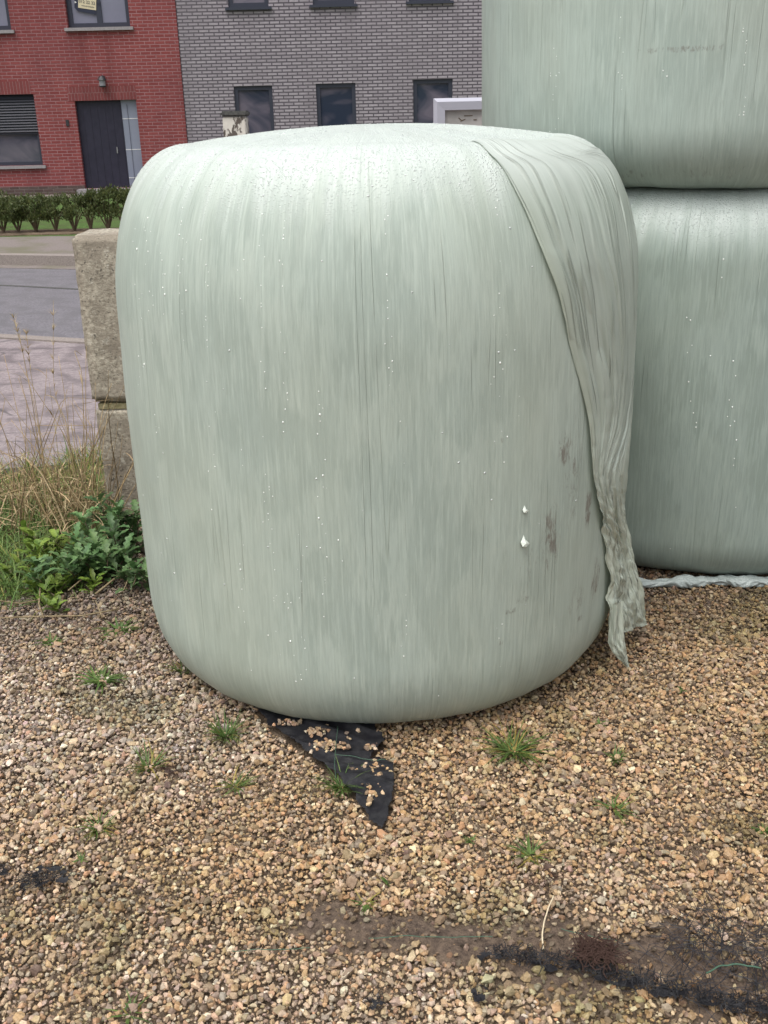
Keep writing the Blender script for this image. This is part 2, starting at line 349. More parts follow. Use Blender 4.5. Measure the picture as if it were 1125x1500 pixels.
M['tile'] = speck('roof_tiles', (.10, .06, .05), (.14, .085, .07), 20, .8, .01)

# ------------------------------------------------------------ ground, road, footpaths
def dirt_mask(x, y):
    """1 where bare soil covers the stones: a strip towards the camera's right."""
    a = atZ(470, 1345); b = atZ(760, 1390); c_ = atZ(1180, 1440)
    def seg(p, q, w_):
        dx, dy = q[0] - p[0], q[1] - p[1]; L = dx * dx + dy * dy
        t_ = np.clip(((x - p[0]) * dx + (y - p[1]) * dy) / L, 0, 1)
        return np.hypot(x - p[0] - t_ * dx, (y - p[1] - t_ * dy)) / w_
    d = np.minimum(seg(a, b, .035), seg(b, c_, .06))
    d = d + (fbm(x * 18, y * 18, 4, 5) - .5) * 2.6
    return 1 - ss(.6, 2.0, d)
def gz(x, y):
    return (fbm(x * 3, y * 3, 3, 9) - .5) * .018
BX, BY = -.008, 2.857
FAB_PX = [(372, 1038), (395, 1064), (440, 1093), (470, 1118), (490, 1135), (515, 1160), (535, 1190), (560, 1217), (568, 1195), (579, 1150),
          (577, 1118), (556, 1110), (543, 1112), (552, 1097), (566, 1085), (552, 1066), (545, 1030), (450, 1010), (390, 1020)]
FAB = np.array([atZ(a, b, .012)[:2] for a, b in FAB_PX])
def inpoly(P, x, y):
    r = np.zeros(np.shape(x), bool); n = len(P)
    for i in range(n):
        x0, y0 = P[i]; x1, y1 = P[(i + 1) % n]
        c_ = ((y0 > y) != (y1 > y)) & (x < (x1 - x0) * (y - y0) / (y1 - y0 + 1e-12) + x0); r ^= c_
    return r
# one sheet out to the horizon, fine near the camera
gx = np.concatenate([np.linspace(-150, -3.2, 12)[:-1], np.linspace(-3.2, 3.2, 420), np.linspace(3.2, 150, 12)[1:]])
gy = np.concatenate([np.linspace(-30, .9, 5)[:-1], np.linspace(.9, 4.6, 300), np.linspace(4.6, 200, 14)[1:]])
X, Y = np.meshgrid(gx, gy); near = ss(3.2, 2.9, abs(X)) * ss(4.6, 4.3, Y) * ss(.9, 1.0, Y)
dm = dirt_mask(X, Y)
Z = -.014 + near * (gz(X, Y) + .016 * dm + (fbm(X * 60, Y * 60, 3, 3) - .5) * .006 * (1 + dm)) - (1 - near) * .012
g = mk('ground', np.stack([X, Y, Z], -1).reshape(-1, 3), gridf(len(gx), len(gy)), M['soil'], smooth=True, attrs={'damp': (dm * near).ravel()}, mats=[M['soil'], M['yard']],
       mi=(gridf(len(gx), len(gy))[:, 0] % len(gx) < 11) | (gridf(len(gx), len(gy))[:, 0] % len(gx) > 429)); tag(g, kind='structure')

def strip(name, pts, z, m, thick=0.05):
    n = len(pts); V = [(x, y, z) for x, y in pts] + [(x, y, z - thick) for x, y in pts]
    F = [tuple(range(n))] + [(i, i + n, (i + 1) % n + n, (i + 1) % n) for i in range(n)]
    return tag(mk(name, V, F, m), kind='structure')
def ln(p, s): return lambda x: p[1] + s * (x - p[0])
near_edge = ln((-2.87, 7.62), -.36); far_edge = ln((-4.26, 11.65), -.28); walk_edge = ln((-4.4, 13.42), -.03)
xs = [-40, -12, 0, 12, 30]
def band(fa, fb, xs=xs): return [(x, fa(x)) for x in xs] + [(x, fb(x)) for x in xs[::-1]]
strip('paving', [(-40, 4.35), (-2.3, 4.35), (-1.0, 4.6), (3, 6.2), (30, 6.2)] + [(x, near_edge(x) - .12) for x in (12, 0, -12, -40)], .0, M['paving'])
xr = [-12, 0, 10]
strip('road_edge_kerb', band(lambda x: near_edge(x) - .12, near_edge, xr), .012, M['kerb'])
strip('road', band(near_edge, far_edge, xr), -.004, M['asphalt'], .03)
strip('road_seam', band(lambda x: near_edge(x) + 2.15 + .03 * np.sin(x * 3), lambda x: near_edge(x) + 2.2 + .03 * np.sin(x * 3), [-12] + list(np.linspace(-8, 0, 30)) + [10]), .001, M['cap'], .006)
strip('kerb', band(far_edge, lambda x: far_edge(x) + .16, xr), .11, M['kerb'], .2)
strip('gutter', band(lambda x: far_edge(x) - .22, lambda x: far_edge(x) - .002, xr), .002, M['walk'], .03)
strip('footpath', band(lambda x: far_edge(x) + .16, lambda x: np.maximum(walk_edge(x), far_edge(x) + .3), xr), .10, M['walk'], .2)
strip('lawn', [(-40, 13.0), (-12, walk_edge(-12) + .5), (-4.9, walk_edge(-4.9)), (3, walk_edge(3)), (20, 13.4), (20, 21.2), (-40, 21.2)], .06, M['lawn'], .1)
strip('flower_bed', [(-12, 14.15), (4, 14.1), (4, 14.75), (-12, 14.75)], .075, M['soil'], .05)
strip('house_path', [(-40, 21.0), (20, 21.0), (20, 22.2), (-40, 22.2)], .07, M['walk'], .1)

# ------------------------------------------------------------ houses
HY = 22.0
def facade(x0, x1, z0, z1, holes, Y, dep):
    """front wall with real openings; holes (x0,x1,z0,z1)"""
    xs_ = sorted({x0, x1, *[h[0] for h in holes], *[h[1] for h in holes]}); xs_ = [x for x in xs_ if x0 <= x <= x1]
    zs_ = sorted({z0, z1, *[h[2] for h in holes], *[h[3] for h in holes]}); b = MB()
    for i in range(len(xs_) - 1):
        for j in range(len(zs_) - 1):
            cx, cz = (xs_[i] + xs_[i + 1]) / 2, (zs_[j] + zs_[j + 1]) / 2
            if any(h[0] < cx < h[1] and h[2] < cz < h[3] for h in holes): continue
            b.add([(xs_[i], Y, zs_[j]), (xs_[i + 1], Y, zs_[j]), (xs_[i + 1], Y, zs_[j + 1]), (xs_[i], Y, zs_[j + 1])], [(0, 1, 2, 3)])
    for a, c_, d, e in holes:
        b.add([(a, Y, d), (c_, Y, d), (c_, Y, e), (a, Y, e), (a, Y + dep, d), (c_, Y + dep, d), (c_, Y + dep, e), (a, Y + dep, e)],
              [(0, 4, 5, 1), (1, 5, 6, 2), (2, 6, 7, 3), (3, 7, 4, 0)])
    # sides, back
    yb = Y + 9
    b.add([(x0, Y, z0), (x1, Y, z0), (x1, Y, z1), (x0, Y, z1), (x0, yb, z0), (x1, yb, z0), (x1, yb, z1), (x0, yb, z1)],
          [(0, 3, 7, 4), (1, 5, 6, 2), (4, 7, 6, 5)])
    return b
def window(parent, h, Y, dep, glass, mull=(), fw=.07, sill=None, deep=.02, pane_mats=None, sillh=.06):
    x0, x1, z0, z1 = h; f = MB(); y0, y1 = Y + dep - .06, Y + dep
    f.box((x0, y0, z0), (x1, y1, z0 + fw)); f.box((x0, y0, z1 - fw), (x1, y1, z1))
    f.box((x0, y0, z0 + fw), (x0 + fw, y1, z1 - fw)); f.box((x1 - fw, y0, z0 + fw), (x1, y1, z1 - fw))
    edges = [x0 + fw] + [v for m_ in mull for v in (m_ - fw * .6, m_ + fw * .6)] + [x1 - fw]
    for m_ in mull: f.box((m_ - fw * .6, y0 + .004, z0 + fw), (m_ + fw * .6, y1, z1 - fw))
    wo = f.build('window', M['frame'], parent)
    for i in range(0, len(edges), 2):
        p = MB(); p.box((edges[i], y0 + .035, z0 + fw), (edges[i + 1], y0 + .05, z1 - fw))
        p.build('pane', (pane_mats or [glass] * 9)[i // 2], wo)
    if sill:
        s_ = MB(); s_.box((x0 - .06, Y - .06, z0 - sillh), (x1 + .06, Y + dep - .06, z0 - .002)); s_.build('sill', sill, wo)
    return wo
def P_(px, py): a = atY(px, py, HY); return a[0], a[2]
xb = P_(266, 110)[0]      # the joint between the houses
# red house
lwR = P_(56, 190)[0]; lwT = P_(40, 138)[1]; lwB = P_(55, 242)[1]
uwL = P_(97, 20)[0]; uwR = P_(189, 20)[0]; uwB = P_(140, 40)[1]
ulR = P_(14, 25)[0]; ulB = P_(10, 44)[1]
dL = P_(113, 180)[0]; dR = P_(202.5, 180)[0]; dT = P_(150, 147)[1]; dSp = P_(177, 170)[0]; dB = .17
LW = (lwR - 1.75, lwR, lwB, lwT); UW = (uwL, uwR, uwB, uwB + 1.3); UL = (ulR - 1.45, ulR, ulB, ulB + 1.3); DR = (dL, dR, dB, dT)
red = empty('brick_house', (xb - 4, HY, 0), 'red brick terraced house with dark front door, half lowered roller shutter and dark plinth', 'house')
def local(o, parent):   # vertices were written in world space
    o.matrix_parent_inverse = Matrix.Translation(-Vector(parent.location)); return o
class Par:  # helper so that world-space meshes sit right under an empty that stands elsewhere
    pass
_mk = mk
def mk(name, V, F, mat_, parent=None, *a, **k):
    o = _mk(name, V, F, mat_, parent, *a, **k)
    if parent is not None and parent.type == 'EMPTY' and not k.get('_loc'):
        o.matrix_parent_inverse = (Matrix.Translation(parent.location) @ parent.rotation_euler.to_matrix().to_4x4()).inverted()
    return o
plz = P_(60, 273)[1]
facade(xb - 10, xb - .004, 0, 6.2, [LW, UW, UL, DR], HY, .16).build('wall', M['brick_red'], red)
b = MB(); b.box((xb - 10, HY - .02, 0), (dL - .002, HY - .002, plz)); b.box((dR + .002, HY - .02, 0), (xb - .004, HY - .002, plz)); b.build('plinth', M['brick_dark'], red)
b = MB(); b.box((dL - .12, HY - .004, dT + .001), (dR + .02, HY + .02, dT + .26)); b.build('door_lintel', M['brick_soldier'], red)
b = MB(); b.box((LW[0], HY - .004, lwT + .001), (LW[1] - .04, HY + .02, lwT + .24)); b.build('window_lintel', M['brick_soldier'], red)
window(red, UW, HY, .16, M['sky_glass'], mull=(P_(143, 20)[0],), fw=.085, sill=M['sill'])
window(red, UL, HY, .16, M['sky_glass'], fw=.085, sill=M['sill'])
wl = window(red, LW, HY, .16, M['glass'], fw=.07, sill=M['sill'])
shB = P_(30, 197)[1]; n = int((lwT - shB) / .052); b = MB()
for i in range(n):
    z = lwT - (i + 1) * .052; b.add([(LW[0] + .01, HY + .075, z + .05), (LW[1] - .01, HY + .075, z + .05), (LW[1] - .01, HY + .06, z + .025), (LW[0] + .01, HY + .06, z + .025), (LW[0] + .01, HY + .078, z + .004), (LW[1] - .01, HY + .078, z + .004), (LW[0] + .01, HY + .078, z - .002), (LW[1] - .01, HY + .078, z - .002)],
        [(0, 3, 2, 1), (3, 4, 5, 2), (4, 6, 7, 5)])
b.box((LW[0] + .01, HY + .08, shB), (LW[1] - .01, HY + .09, lwT - .005)); b.build('roller_shutter', M['shutter'], red)
b = MB(); b.box((dL + .001, HY + .09, dB), (dSp, HY + .15, dT - .001))
for i in range(7): b.box((dL + .12 + i * .15, HY + .085, dB + .08), (dL + .125 + i * .15, HY + .091, dT - .08))
dr = b.build('door', M['door'], red)
hp = P_(171, 220); b = MB(); b.tube([(hp[0], HY + .05, hp[1] - .06), (hp[0], HY + .05, hp[1] + .06)], .012, 8); b.tube([(hp[0], HY + .05, hp[1]), (hp[0], HY + .095, hp[1])], .01, 8); b.build('handle', M['metal'], dr)
b = MB(); b.box((dSp + .004, HY + .10, dB), (dR - .001, HY + .13, dT - .001)); sp = b.build('side_panel', M['frost'], red)
for z in (dT - .36, dT - .95, dT - 1.5): b = MB(); b.box((dSp + .006, HY + .095, z), (dR - .003, HY + .101, z + .012)); b.build('glazing_bar', M['white'], sp)
b = MB(); b.box((dL - .1, HY - .3, 0), (dR + .1, HY + .1, dB - .002)); b.build('doorstep', M['sill'], red)
bl = P_(99, 180); b = MB(); b.box((bl[0] - .03, HY - .02, bl[1] - .06), (bl[0] + .03, HY - .003, bl[1] + .06)); b.build('doorbell', M['lampm'], red)
b = MB(); b.add([(xb - 10.2, HY - .4, 6.1), (xb, HY - .4, 6.1), (xb, HY + 4.5, 9.4), (xb - 10.2, HY + 4.5, 9.4), (xb, HY + 9.3, 6.1), (xb - 10.2, HY + 9.3, 6.1)], [(0, 1, 2, 3), (3, 2, 4, 5), (1, 4, 2), (0, 3, 5)]); b.build('roof', M['tile'], red)
lp = P_(151.5, 120); wl_ = empty('wall_lamp', (lp[0], HY - .003, lp[1]), 'small dark wall lamp mounted on red brick above the front door', 'lamp')
b = MB(); b.tube([(lp[0], HY - .005, lp[1] + .07), (lp[0], HY - .04, lp[1] + .07)], .05, 12); b.box((lp[0] - .02, HY - .1, lp[1] + .05), (lp[0] + .02, HY - .01, lp[1] + .08)); b.build('bracket', M['lampm'], wl_)
b = MB(); b.tube([(lp[0], HY - .1, lp[1] + .1), (lp[0], HY - .1, lp[1] + .03)], [.05, .09], 14); b.build('hood', M['lampm'], wl_); b = MB(); b.tube([(lp[0], HY - .1, lp[1] - .10), (lp[0], HY - .1, lp[1] - .075)], [.06, .07], 14); b.build('base', M['lampm'], wl_)
b = MB(); b.tube([(lp[0], HY - .1, lp[1] - .075), (lp[0], HY - .1, lp[1] + .03)], .062, 14); b.build('lamp_shade', M['lampg'], wl_)
# for-sale poster stuck behind the left pane, skewed
pc = empty('sale_poster', (P_(125, 8)[0], HY + .09, P_(125, 8)[1]), 'skewed cream and navy estate poster with phone number in the upstairs window', 'poster')
q = [P_(105, -28), P_(140, -22), P_(140, 19.5), P_(112, 15), P_(105.5, 8)]
_ps = HY + .098
def flat(name, pts, y, m, th=.003, parent=pc):
    n = len(pts); V = [(x, y, z) for x, z in pts] + [(x, y + th, z) for x, z in pts]
    return mk(name, V, [tuple(range(n))[::-1], tuple(range(n, 2 * n))] + [(i, (i + 1) % n, (i + 1) % n + n, i + n) for i in range(n)], m, parent)
flat('backing', [P_(106.5, -28), P_(138.5, -22), P_(138.5, 21), P_(112, 15.5), P_(107, 10.5)], _ps, M['navy'])
flat('sheet', [P_(112.5, -28), P_(139, -22), P_(139, 14.5), P_(112.5, 10.5)], _ps - .004, M['poster'])
flat('arrow_mark', [P_(107.2, .5), P_(107.6, 4), P_(110.6, 2.8)], _ps - .005, M['white'])
def text(s, px, py, size, parent, y, m, sl=-.12, name='lettering'):
    cu = D.curves.new(name, 'FONT'); cu.body = s; cu.size = size; cu.extrude = .001; cu.align_x = 'LEFT'
    o = D.objects.new(name, cu); COL.objects.link(o); me = D.meshes.new_from_object(o); D.objects.remove(o)
    V = np.array([v.co for v in me.vertices]); x0, z0 = P_(px, py)
    W = np.stack([x0 + V[:, 0], y - V[:, 2], z0 + V[:, 1] + sl * V[:, 0]], 1)
    return mk(name, W, [list(p.vertices) for p in me.polygons], m, parent)
text('012 22 32 10', 113.5, 2.8, .078, pc, _ps - .007, M['navy'], -.16)
text('www.te-koop.be', 117.5, 8, .036, pc, _ps - .007, M['navy'], -.16)

# grey house
gb = empty('brick_house', (xb + 6, HY, 0), 'grey brick house with narrow dark windows next to the red one', 'house')
GH = []
for a, c_, t_ in ((341.5, 399, 126), (461.5, 520.5, 122), (603.5, 662, 116)):
    x0 = P_(a + 2, 150)[0]; x1 = P_(c_ + .8, 150)[0]; z1 = P_((a + c_) / 2, t_)[1]; GH.append((x0, x1, z1 - 1.35, z1))
UH = []
for a, c_, b_ in ((333, 393, 12), (457, 519, 8), (598, 660, 3)):
    z0 = P_((a + c_) / 2, b_)[1]; UH.append((P_(a + 1, 5)[0], P_(c_, 5)[0], z0 + .02, z0 + 1.35))
facade(xb + .004, xb + 14, 0, 6.6, GH + UH, HY + .02, .10).build('wall', M['brick_grey'], gb)
for h in GH: window(gb, h, HY + .02, .10, M['glass'], fw=.075)
for h in UH: window(gb, h, HY + .02, .10, M['glass'], fw=.08, sill=M['frame'], sillh=.05)
b = MB(); b.add([(xb + .01, HY - .4, 6.5), (xb + 14, HY - .4, 6.5), (xb + 14, HY + 4.5, 9.9), (xb + .01, HY + 4.5, 9.9), (xb + 14, HY + 9.3, 6.5), (xb + .01, HY + 9.3, 6.5)], [(0, 1, 2, 3), (3, 2, 4, 5), (1, 4, 2), (0, 3, 5)]); b.build('roof', M['tile'], gb)

# ------------------------------------------------------------ leaves and plants
class Leaves:
    """collects curved blades and leaves with a colour each"""
    def __init__(s): s.V = []; s.F = []; s.C = []; s.n = 0
    def strip(s, P, W, col, fold=.25, up=(0, 0, 1)):
        P = np.asarray(P, float); m = len(P); T = np.gradient(P, axis=0); T /= np.linalg.norm(T, axis=1)[:, None] + 1e-9
        S = np.cross(T, np.asarray(up, float)); nn = np.linalg.norm(S, axis=1)[:, None]; S = np.where(nn > .05, S / (nn + 1e-9), np.array([1.0, 0, 0]))
        N = np.cross(S, T); W = np.asarray(W, float)[:, None]
        V = np.stack([P - S * W + N * W * fold, P, P + S * W + N * W * fold], 1).reshape(-1, 3)
        F = gridf(3, m) + s.n; s.V.append(V); s.F.append(F); s.C.append(np.tile(col, (len(V), 1))); s.n += len(V)
    def build(s, name, m, parent=None, smooth=True):
        return mk(name, np.concatenate(s.V), np.concatenate(s.F), m, parent, smooth, cols=np.concatenate(s.C))
def jit(v=.25, tint=0): k = 1 + random.uniform(-v, v); return np.array([k * (1 + random.uniform(-.1, .1) + tint), k, k * (1 - tint)])
def blade(L, base, az, length, lean, droop, w_, col, n=6, twist=0):
    t_ = np.linspace(0, 1, n); d = np.array([math.cos(az), math.sin(az), 0])
    a = lean + droop * t_; st = length / (n - 1); r = np.cumsum(np.sin(a)) * st - math.sin(a[0]) * st; z = np.cumsum(np.cos(a)) * st - math.cos(a[0]) * st
    side = np.array([-d[1], d[0], 0]); P = np.asarray(base) + r[:, None] * d + z[:, None] * np.array([0, 0, 1.0]) + side * (twist * t_ ** 2)[:, None]
    P[:, 2] = np.maximum(P[:, 2], .004)
    W = w_ * (1 - t_ ** 2.2) + .0002; L.strip(P, W, col, .3)

def tuft(px, py, size, label, nb=60, flat_=.5, dryf=.15, tint=0.0, wide=.0016, leafy=False):
    c_ = atZ(px, py, .005); L = Leaves(); r = size / 2 / 620 * (c_[1] and np.linalg.norm(c_ - EYE) / 2.4)
    rr = np.random.default_rng(int(px * 7 + py))
    for i in range(nb):
        az = rr.uniform(0, 2 * PI); rad = r * .35 * rr.random() ** .7
        bs = (c_[0] + rad * math.cos(az), c_[1] + rad * math.sin(az), .0)
        dry = rr.random() < dryf
        col = jit(.3) if not dry else np.array([3.0, 1.5, 1.6]) * rr.uniform(.7, 1.2)
        az2 = az + rr.normal(0, .6)
        blade(L, bs, az2, r * rr.uniform(.45, 1.5), rr.uniform(.1, .7) + flat_ * .65, rr.uniform(.3, 1.2), (wide if not leafy else wide * 2.2) * rr.uniform(.7, 1.2), col * (1 + tint), 6, rr.normal(0, .006))
    o = L.build('grass_tuft', M['grass']); return tag(o, label, 'grass tuft', 'grass tufts growing in the gravel')
TUFTS = [
 (330, 1078, 62, 'bright green grass tuft on gravel just left of the black cloth corner', 75, .25, .1),
 (220, 1122, 60, 'half dry grass tuft on grey gravel left of and below the bright tuft', 60, .5, .35),
 (345, 1150, 50, 'sparse yellowish grass tuft between the bale and the pointed cloth', 35, .6, .3),
 (502, 1152, 62, 'green grass tuft growing through the edge of the black cloth triangle', 70, .4, .05),
 (752, 1100, 88, 'widest grass tuft, spreading, with reddish dry centre, right of the cloth', 110, .75, .22),
 (903, 1112, 34, 'small upright bright green tuft standing alone on the right gravel', 40, .1, 0),
 (900, 1184, 52, 'thin flattened grass wisps on the gravel below the small upright tuft', 26, .9, .2),
 (268, 982, 44, 'dark grass tuft pressed against the left foot of the bale', 45, .35, .05),
 (146, 996, 56, 'low dark leafy weed patch on gravel between the verge and the bale', 60, .95, 0),
 (176, 922, 50, 'pale green low weed patch on gravel right beside the verge', 50, .95, 0),
 (75, 940, 30, 'tiny green weed sprig on gravel below the verge grass', 22, .8, 0),
 (145, 1212, 52, 'brownish grass tuft with soil around it in the left gravel', 40, .5, .35),
 (778, 1252, 56, 'patchy grass with dark moss on the gravel above the soil strip', 40, .9, .35),
 (690, 1230, 22, 'tiny dark green sprout on gravel beside the patchy grass', 16, .5, 0),
 (570, 1293, 24, 'slim upright green sprout on the gravel below the cloth tip', 12, .1, 0),
 (535, 1322, 36, 'short dull grass at the upper left end of the soil strip', 20, .8, .3),
 (188, 1484, 56, 'pale grass blades at the lower left edge of the picture', 16, .6, .2),
 (1118, 1216, 34, 'green grass tuft cut by the right edge of the picture', 24, .5, .1),
 (1000, 1011, 18, 'very small sprig on the gravel in front of the right bale', 10, .5, 0),
 (878, 1060, 22, 'tiny dark weed on gravel right of the bale foot', 10, .8, 0),
 (118, 1258, 18, 'little green sprout on gravel near the frayed black cloth', 12, .4, 0)]
for a in TUFTS: tuft(a[0], a[1], a[2], a[3], a[4], a[5], a[6], leafy='weed' in a[3])

# ------------------------------------------------------------ hedge of small shrubs
def shrub(px, label, hgt=.62, wid=.42, seed=0):
    rr = np.random.default_rng(seed); Yh = 14.45; x0 = atY(px, 345, Yh)[0]
    e = empty('hedge_shrub', (x0, Yh, .07), label, 'shrub', 'evergreen shrubs of the front garden hedge')
    b = MB(); tips = []
    for i in range(7):
        az = i / 7 * 2 * PI + rr.uniform(-.3, .3); sp_ = rr.uniform(.08, .17)
        p0 = np.array([x0, Yh, .07]); p1 = p0 + [math.cos(az) * sp_ * .5, math.sin(az) * sp_ * .5, .16]; p2 = p0 + [math.cos(az) * sp_, math.sin(az) * sp_, hgt * rr.uniform(.6, .85)]
        b.tube([p0, p1, p2], [.012, .009, .003], 5); tips += [p1, p2]
    b.build('trunk', M['stem'], e)
    L = Leaves()
    lobes = [(rr.normal(0, wid * .28), rr.normal(0, wid * .25), rr.uniform(.38, 1.0) * hgt, rr.uniform(.05, .085)) for _ in range(24)]
    for i in range(1500):
        lx, ly, lz, lr = lobes[rr.integers(len(lobes))]; d = rr.normal(size=3); d /= np.linalg.norm(d); q_ = np.array([lx, ly, lz]) + d * lr * rr.random() ** .45
        zz = q_[2]; lim = wid * .5 * (.45 + .75 * min(1, zz / (hgt * .55)))
        if abs(q_[0]) > lim * 1.15 or zz < .13: continue
        p0 = np.array([x0, Yh, .07]) + q_; dr_ = d * .5 + [0, 0, .8] + rr.normal(0, .3, 3); dr_ /= np.linalg.norm(dr_); ln_ = rr.uniform(.025, .045)
        L.strip([p0, p0 + dr_ * ln_ * .5, p0 + dr_ * ln_], [.003, .009, .001], jit(.45, .12 if rr.random() < .15 else 0), .2, rr.normal(0, 1, 3))
    for i in range(26):  # upright shoots that break the outline
        q_ = np.array([rr.normal(0, wid * .25), rr.normal(0, wid * .2), hgt * .85]); p0 = np.array([x0, Yh, .07]) + q_; h = rr.uniform(.04, .12)
        for k in range(7):
            p = p0 + [rr.normal(0, .006), 0, h * k / 7]; az = rr.uniform(0, 6.3); dd = np.array([math.cos(az), math.sin(az), 1.2]) * .02
            L.strip([p, p + dd * .6, p + dd * 1.1], [.002, .006, .001], jit(.35), .2, rr.normal(0, 1, 3))
    L.build('foliage', M['hedge'], e)
HPX = [(-22, 'evergreen shrub at the very left edge of the picture, cut by the frame'), (6, 'leftmost whole shrub of the hedge, its stem beside the picture edge'), (28, 'shrub with a clear forked stem below the shuttered window'),
       (54, 'shrub with reddish tinged leaves, third forked stem from the left'), (83, 'dark shrub left of the front door, fourth forked stem'), (110, 'shrub below the left door jamb above the block corner'),
       (134, 'taller shrub in front of the dark front door'), (160, 'tallest shrub, its shoots reaching the door threshold, next to the bale'), (184, 'shrub mostly hidden behind the pale bale edge')]
for i, (px, lb) in enumerate(HPX): shrub(px, lb, [.44, .46, .43, .47, .45, .44, .48, .55, .50][i], .46, 50 + i)

# ------------------------------------------------------------ concrete blocks
def block(x0, x1, y0, y1, z0, z1, label):
    bm = bmesh.new(); r = bmesh.ops.create_cube(bm, size=1)
    for v in bm.verts: v.co = Vector(((x0 + x1) / 2 + v.co.x * (x1 - x0), (y0 + y1) / 2 + v.co.y * (y1 - y0), (z0 + z1) / 2 + v.co.z * (z1 - z0)))
    bmesh.ops.bevel(bm, geom=bm.edges[:], offset=.013, segments=2, affect='EDGES')
    bmesh.ops.subdivide_edges(bm, edges=[e for e in bm.edges if e.calc_length() > .1], cuts=40, use_grid_fill=True)
    for v in bm.verts:
        n = float(fbm(v.co.x * 14 + v.co.y * 9, v.co.z * 14, 4, 3)) - .5; v.co += v.normal * n * .010
    me = D.meshes.new('concrete_block'); bm.to_mesh(me); bm.free(); me.materials.append(M['concrete'])
    for p in me.polygons: p.use_smooth = True
    return tag(link(D.objects.new('concrete_block', me)), label, 'concrete block', 'stacked concrete blocks behind the bale')
xL = atY(128, 540, 3.914)[0]; zt = atY(130, 345, 3.914)[2]; zg = atY(150, 594, 3.914)[2]
block(xL, xL + 1.2, 3.914, 4.16, zg + .012, zt, 'upper weathered concrete block with a pale chipped top edge left of the bale')
block(xL + .006, xL + 1.22, 3.918, 4.16, -.18, zg - .012, 'lower concrete block standing in the weeds under the other block')
b = MB(); b.box((xL + .02, 3.926, zg - .018), (xL + 1.1, 4.12, zg + .004)); tag(b.build('joint_moss', M['moss']), 'yellowish mossy strip in the joint between the two concrete blocks', 'moss')

# ------------------------------------------------------------ post and framed board behind the bale
pY = 6.0; pa = atY(326.5, 185, pY); pb = atY(360.5, 185, pY); ptz = atY(343, 171, pY)[2]; cx = (pa[0] + pb[0]) / 2; hw = (pb[0] - pa[0]) / 2
po = empty('gate_post', (cx, pY, 0), 'square post with peeling white paint and dark flat cap behind the bale', 'post')
b = MB(); b.box((cx - hw, pY, 0), (cx + hw, pY + 2 * hw, ptz)); b.build('shaft', M['peel'], po, bevel=.006)
b = MB(); b.box((cx - hw - .008, pY - .01, ptz + .001), (cx + hw + .012, pY + 2 * hw + .01, ptz + .03)); b.build('cap', M['cap'], po, bevel=.008)
fY = 6.4; A = atY(635.5, 160, fY)[0]; ztp = atY(640, 144, fY)[2]; fwid = 1.3; fh = .95; bw = .066
fb = empty('framed_board', (A + fwid / 2, fY, 0), 'board with a thick pale metal frame and weathered beige panel between the bales', 'sign board')
def bar(pts_outer, pts_inner):
    # bevelled profile: outer edge set back, inner edge forward lip
    b = MB(); o0, o1 = pts_outer; i0, i1 = pts_inner
    f = lambda p, y: (p[0], y, p[1])
    def lerp(p, q, k): return (p[0] + (q[0] - p[0]) * k, p[1] + (q[1] - p[1]) * k)
    m0, m1 = lerp(o0, i0, .30), lerp(o1, i1, .30)
    V = [f(o0, fY + .06), f(o1, fY + .06), f(o0, fY + .03), f(o1, fY + .03), f(m0, fY), f(m1, fY), f(i0, fY + .004), f(i1, fY + .004), f(i0, fY + .06), f(i1, fY + .06)]
    b.add(V, [(0, 1, 3, 2), (2, 3, 5, 4), (4, 5, 7, 6), (6, 7, 9, 8), (8, 9, 1, 0), (0, 2, 4, 6, 8), (1, 9, 7, 5, 3)]); return b
x0, x1, z1, z0 = A, A + fwid, ztp, ztp - fh; g_ = .0006
for oo, ii in ((((x0, z1), (x1, z1)), ((x0 + bw, z1 - bw), (x1 - bw, z1 - bw))), (((x1, z0), (x0, z0)), ((x1 - bw, z0 + bw), (x0 + bw, z0 + bw))),
               (((x0, z0 + g_), (x0, z1 - g_)), ((x0 + bw, z0 + bw + g_), (x0 + bw, z1 - bw - g_))), (((x1, z1 - g_), (x1, z0 + g_)), ((x1 - bw, z1 - bw - g_), (x1 - bw, z0 + bw + g_)))):
    bar(oo, ii).build('frame_bar', M['alu'], fb)
b = MB(); b.box((x0 + bw - .01, fY + .03, z0 + bw - .01), (x1 - bw + .01, fY + .05, z1 - bw + .01)); pn = b.build('panel', M['panel'], fb)
b = MB()
for (px, py, L_, a) in ((686, 169.5, .05, .02), (674, 174.5, .02, -.8), (678, 176, .03, .4), (696, 175.5, .02, 0)):
    c_ = atY(px, py, fY + .028); b.tube([(c_[0] - L_ / 2, fY + .0285, c_[2] - a * L_ / 2), (c_[0] + L_ / 2, fY + .0285, c_[2] + a * L_ / 2)], .0025, 5)
b.build('scratch', M['stem'], pn)
for xx in (x0 + .12, x1 - .18): b = MB(); b.box((xx, fY + .0605, 0), (xx + .06, fY + .12, ztp - .1)); b.build('leg', M['alu'], fb)

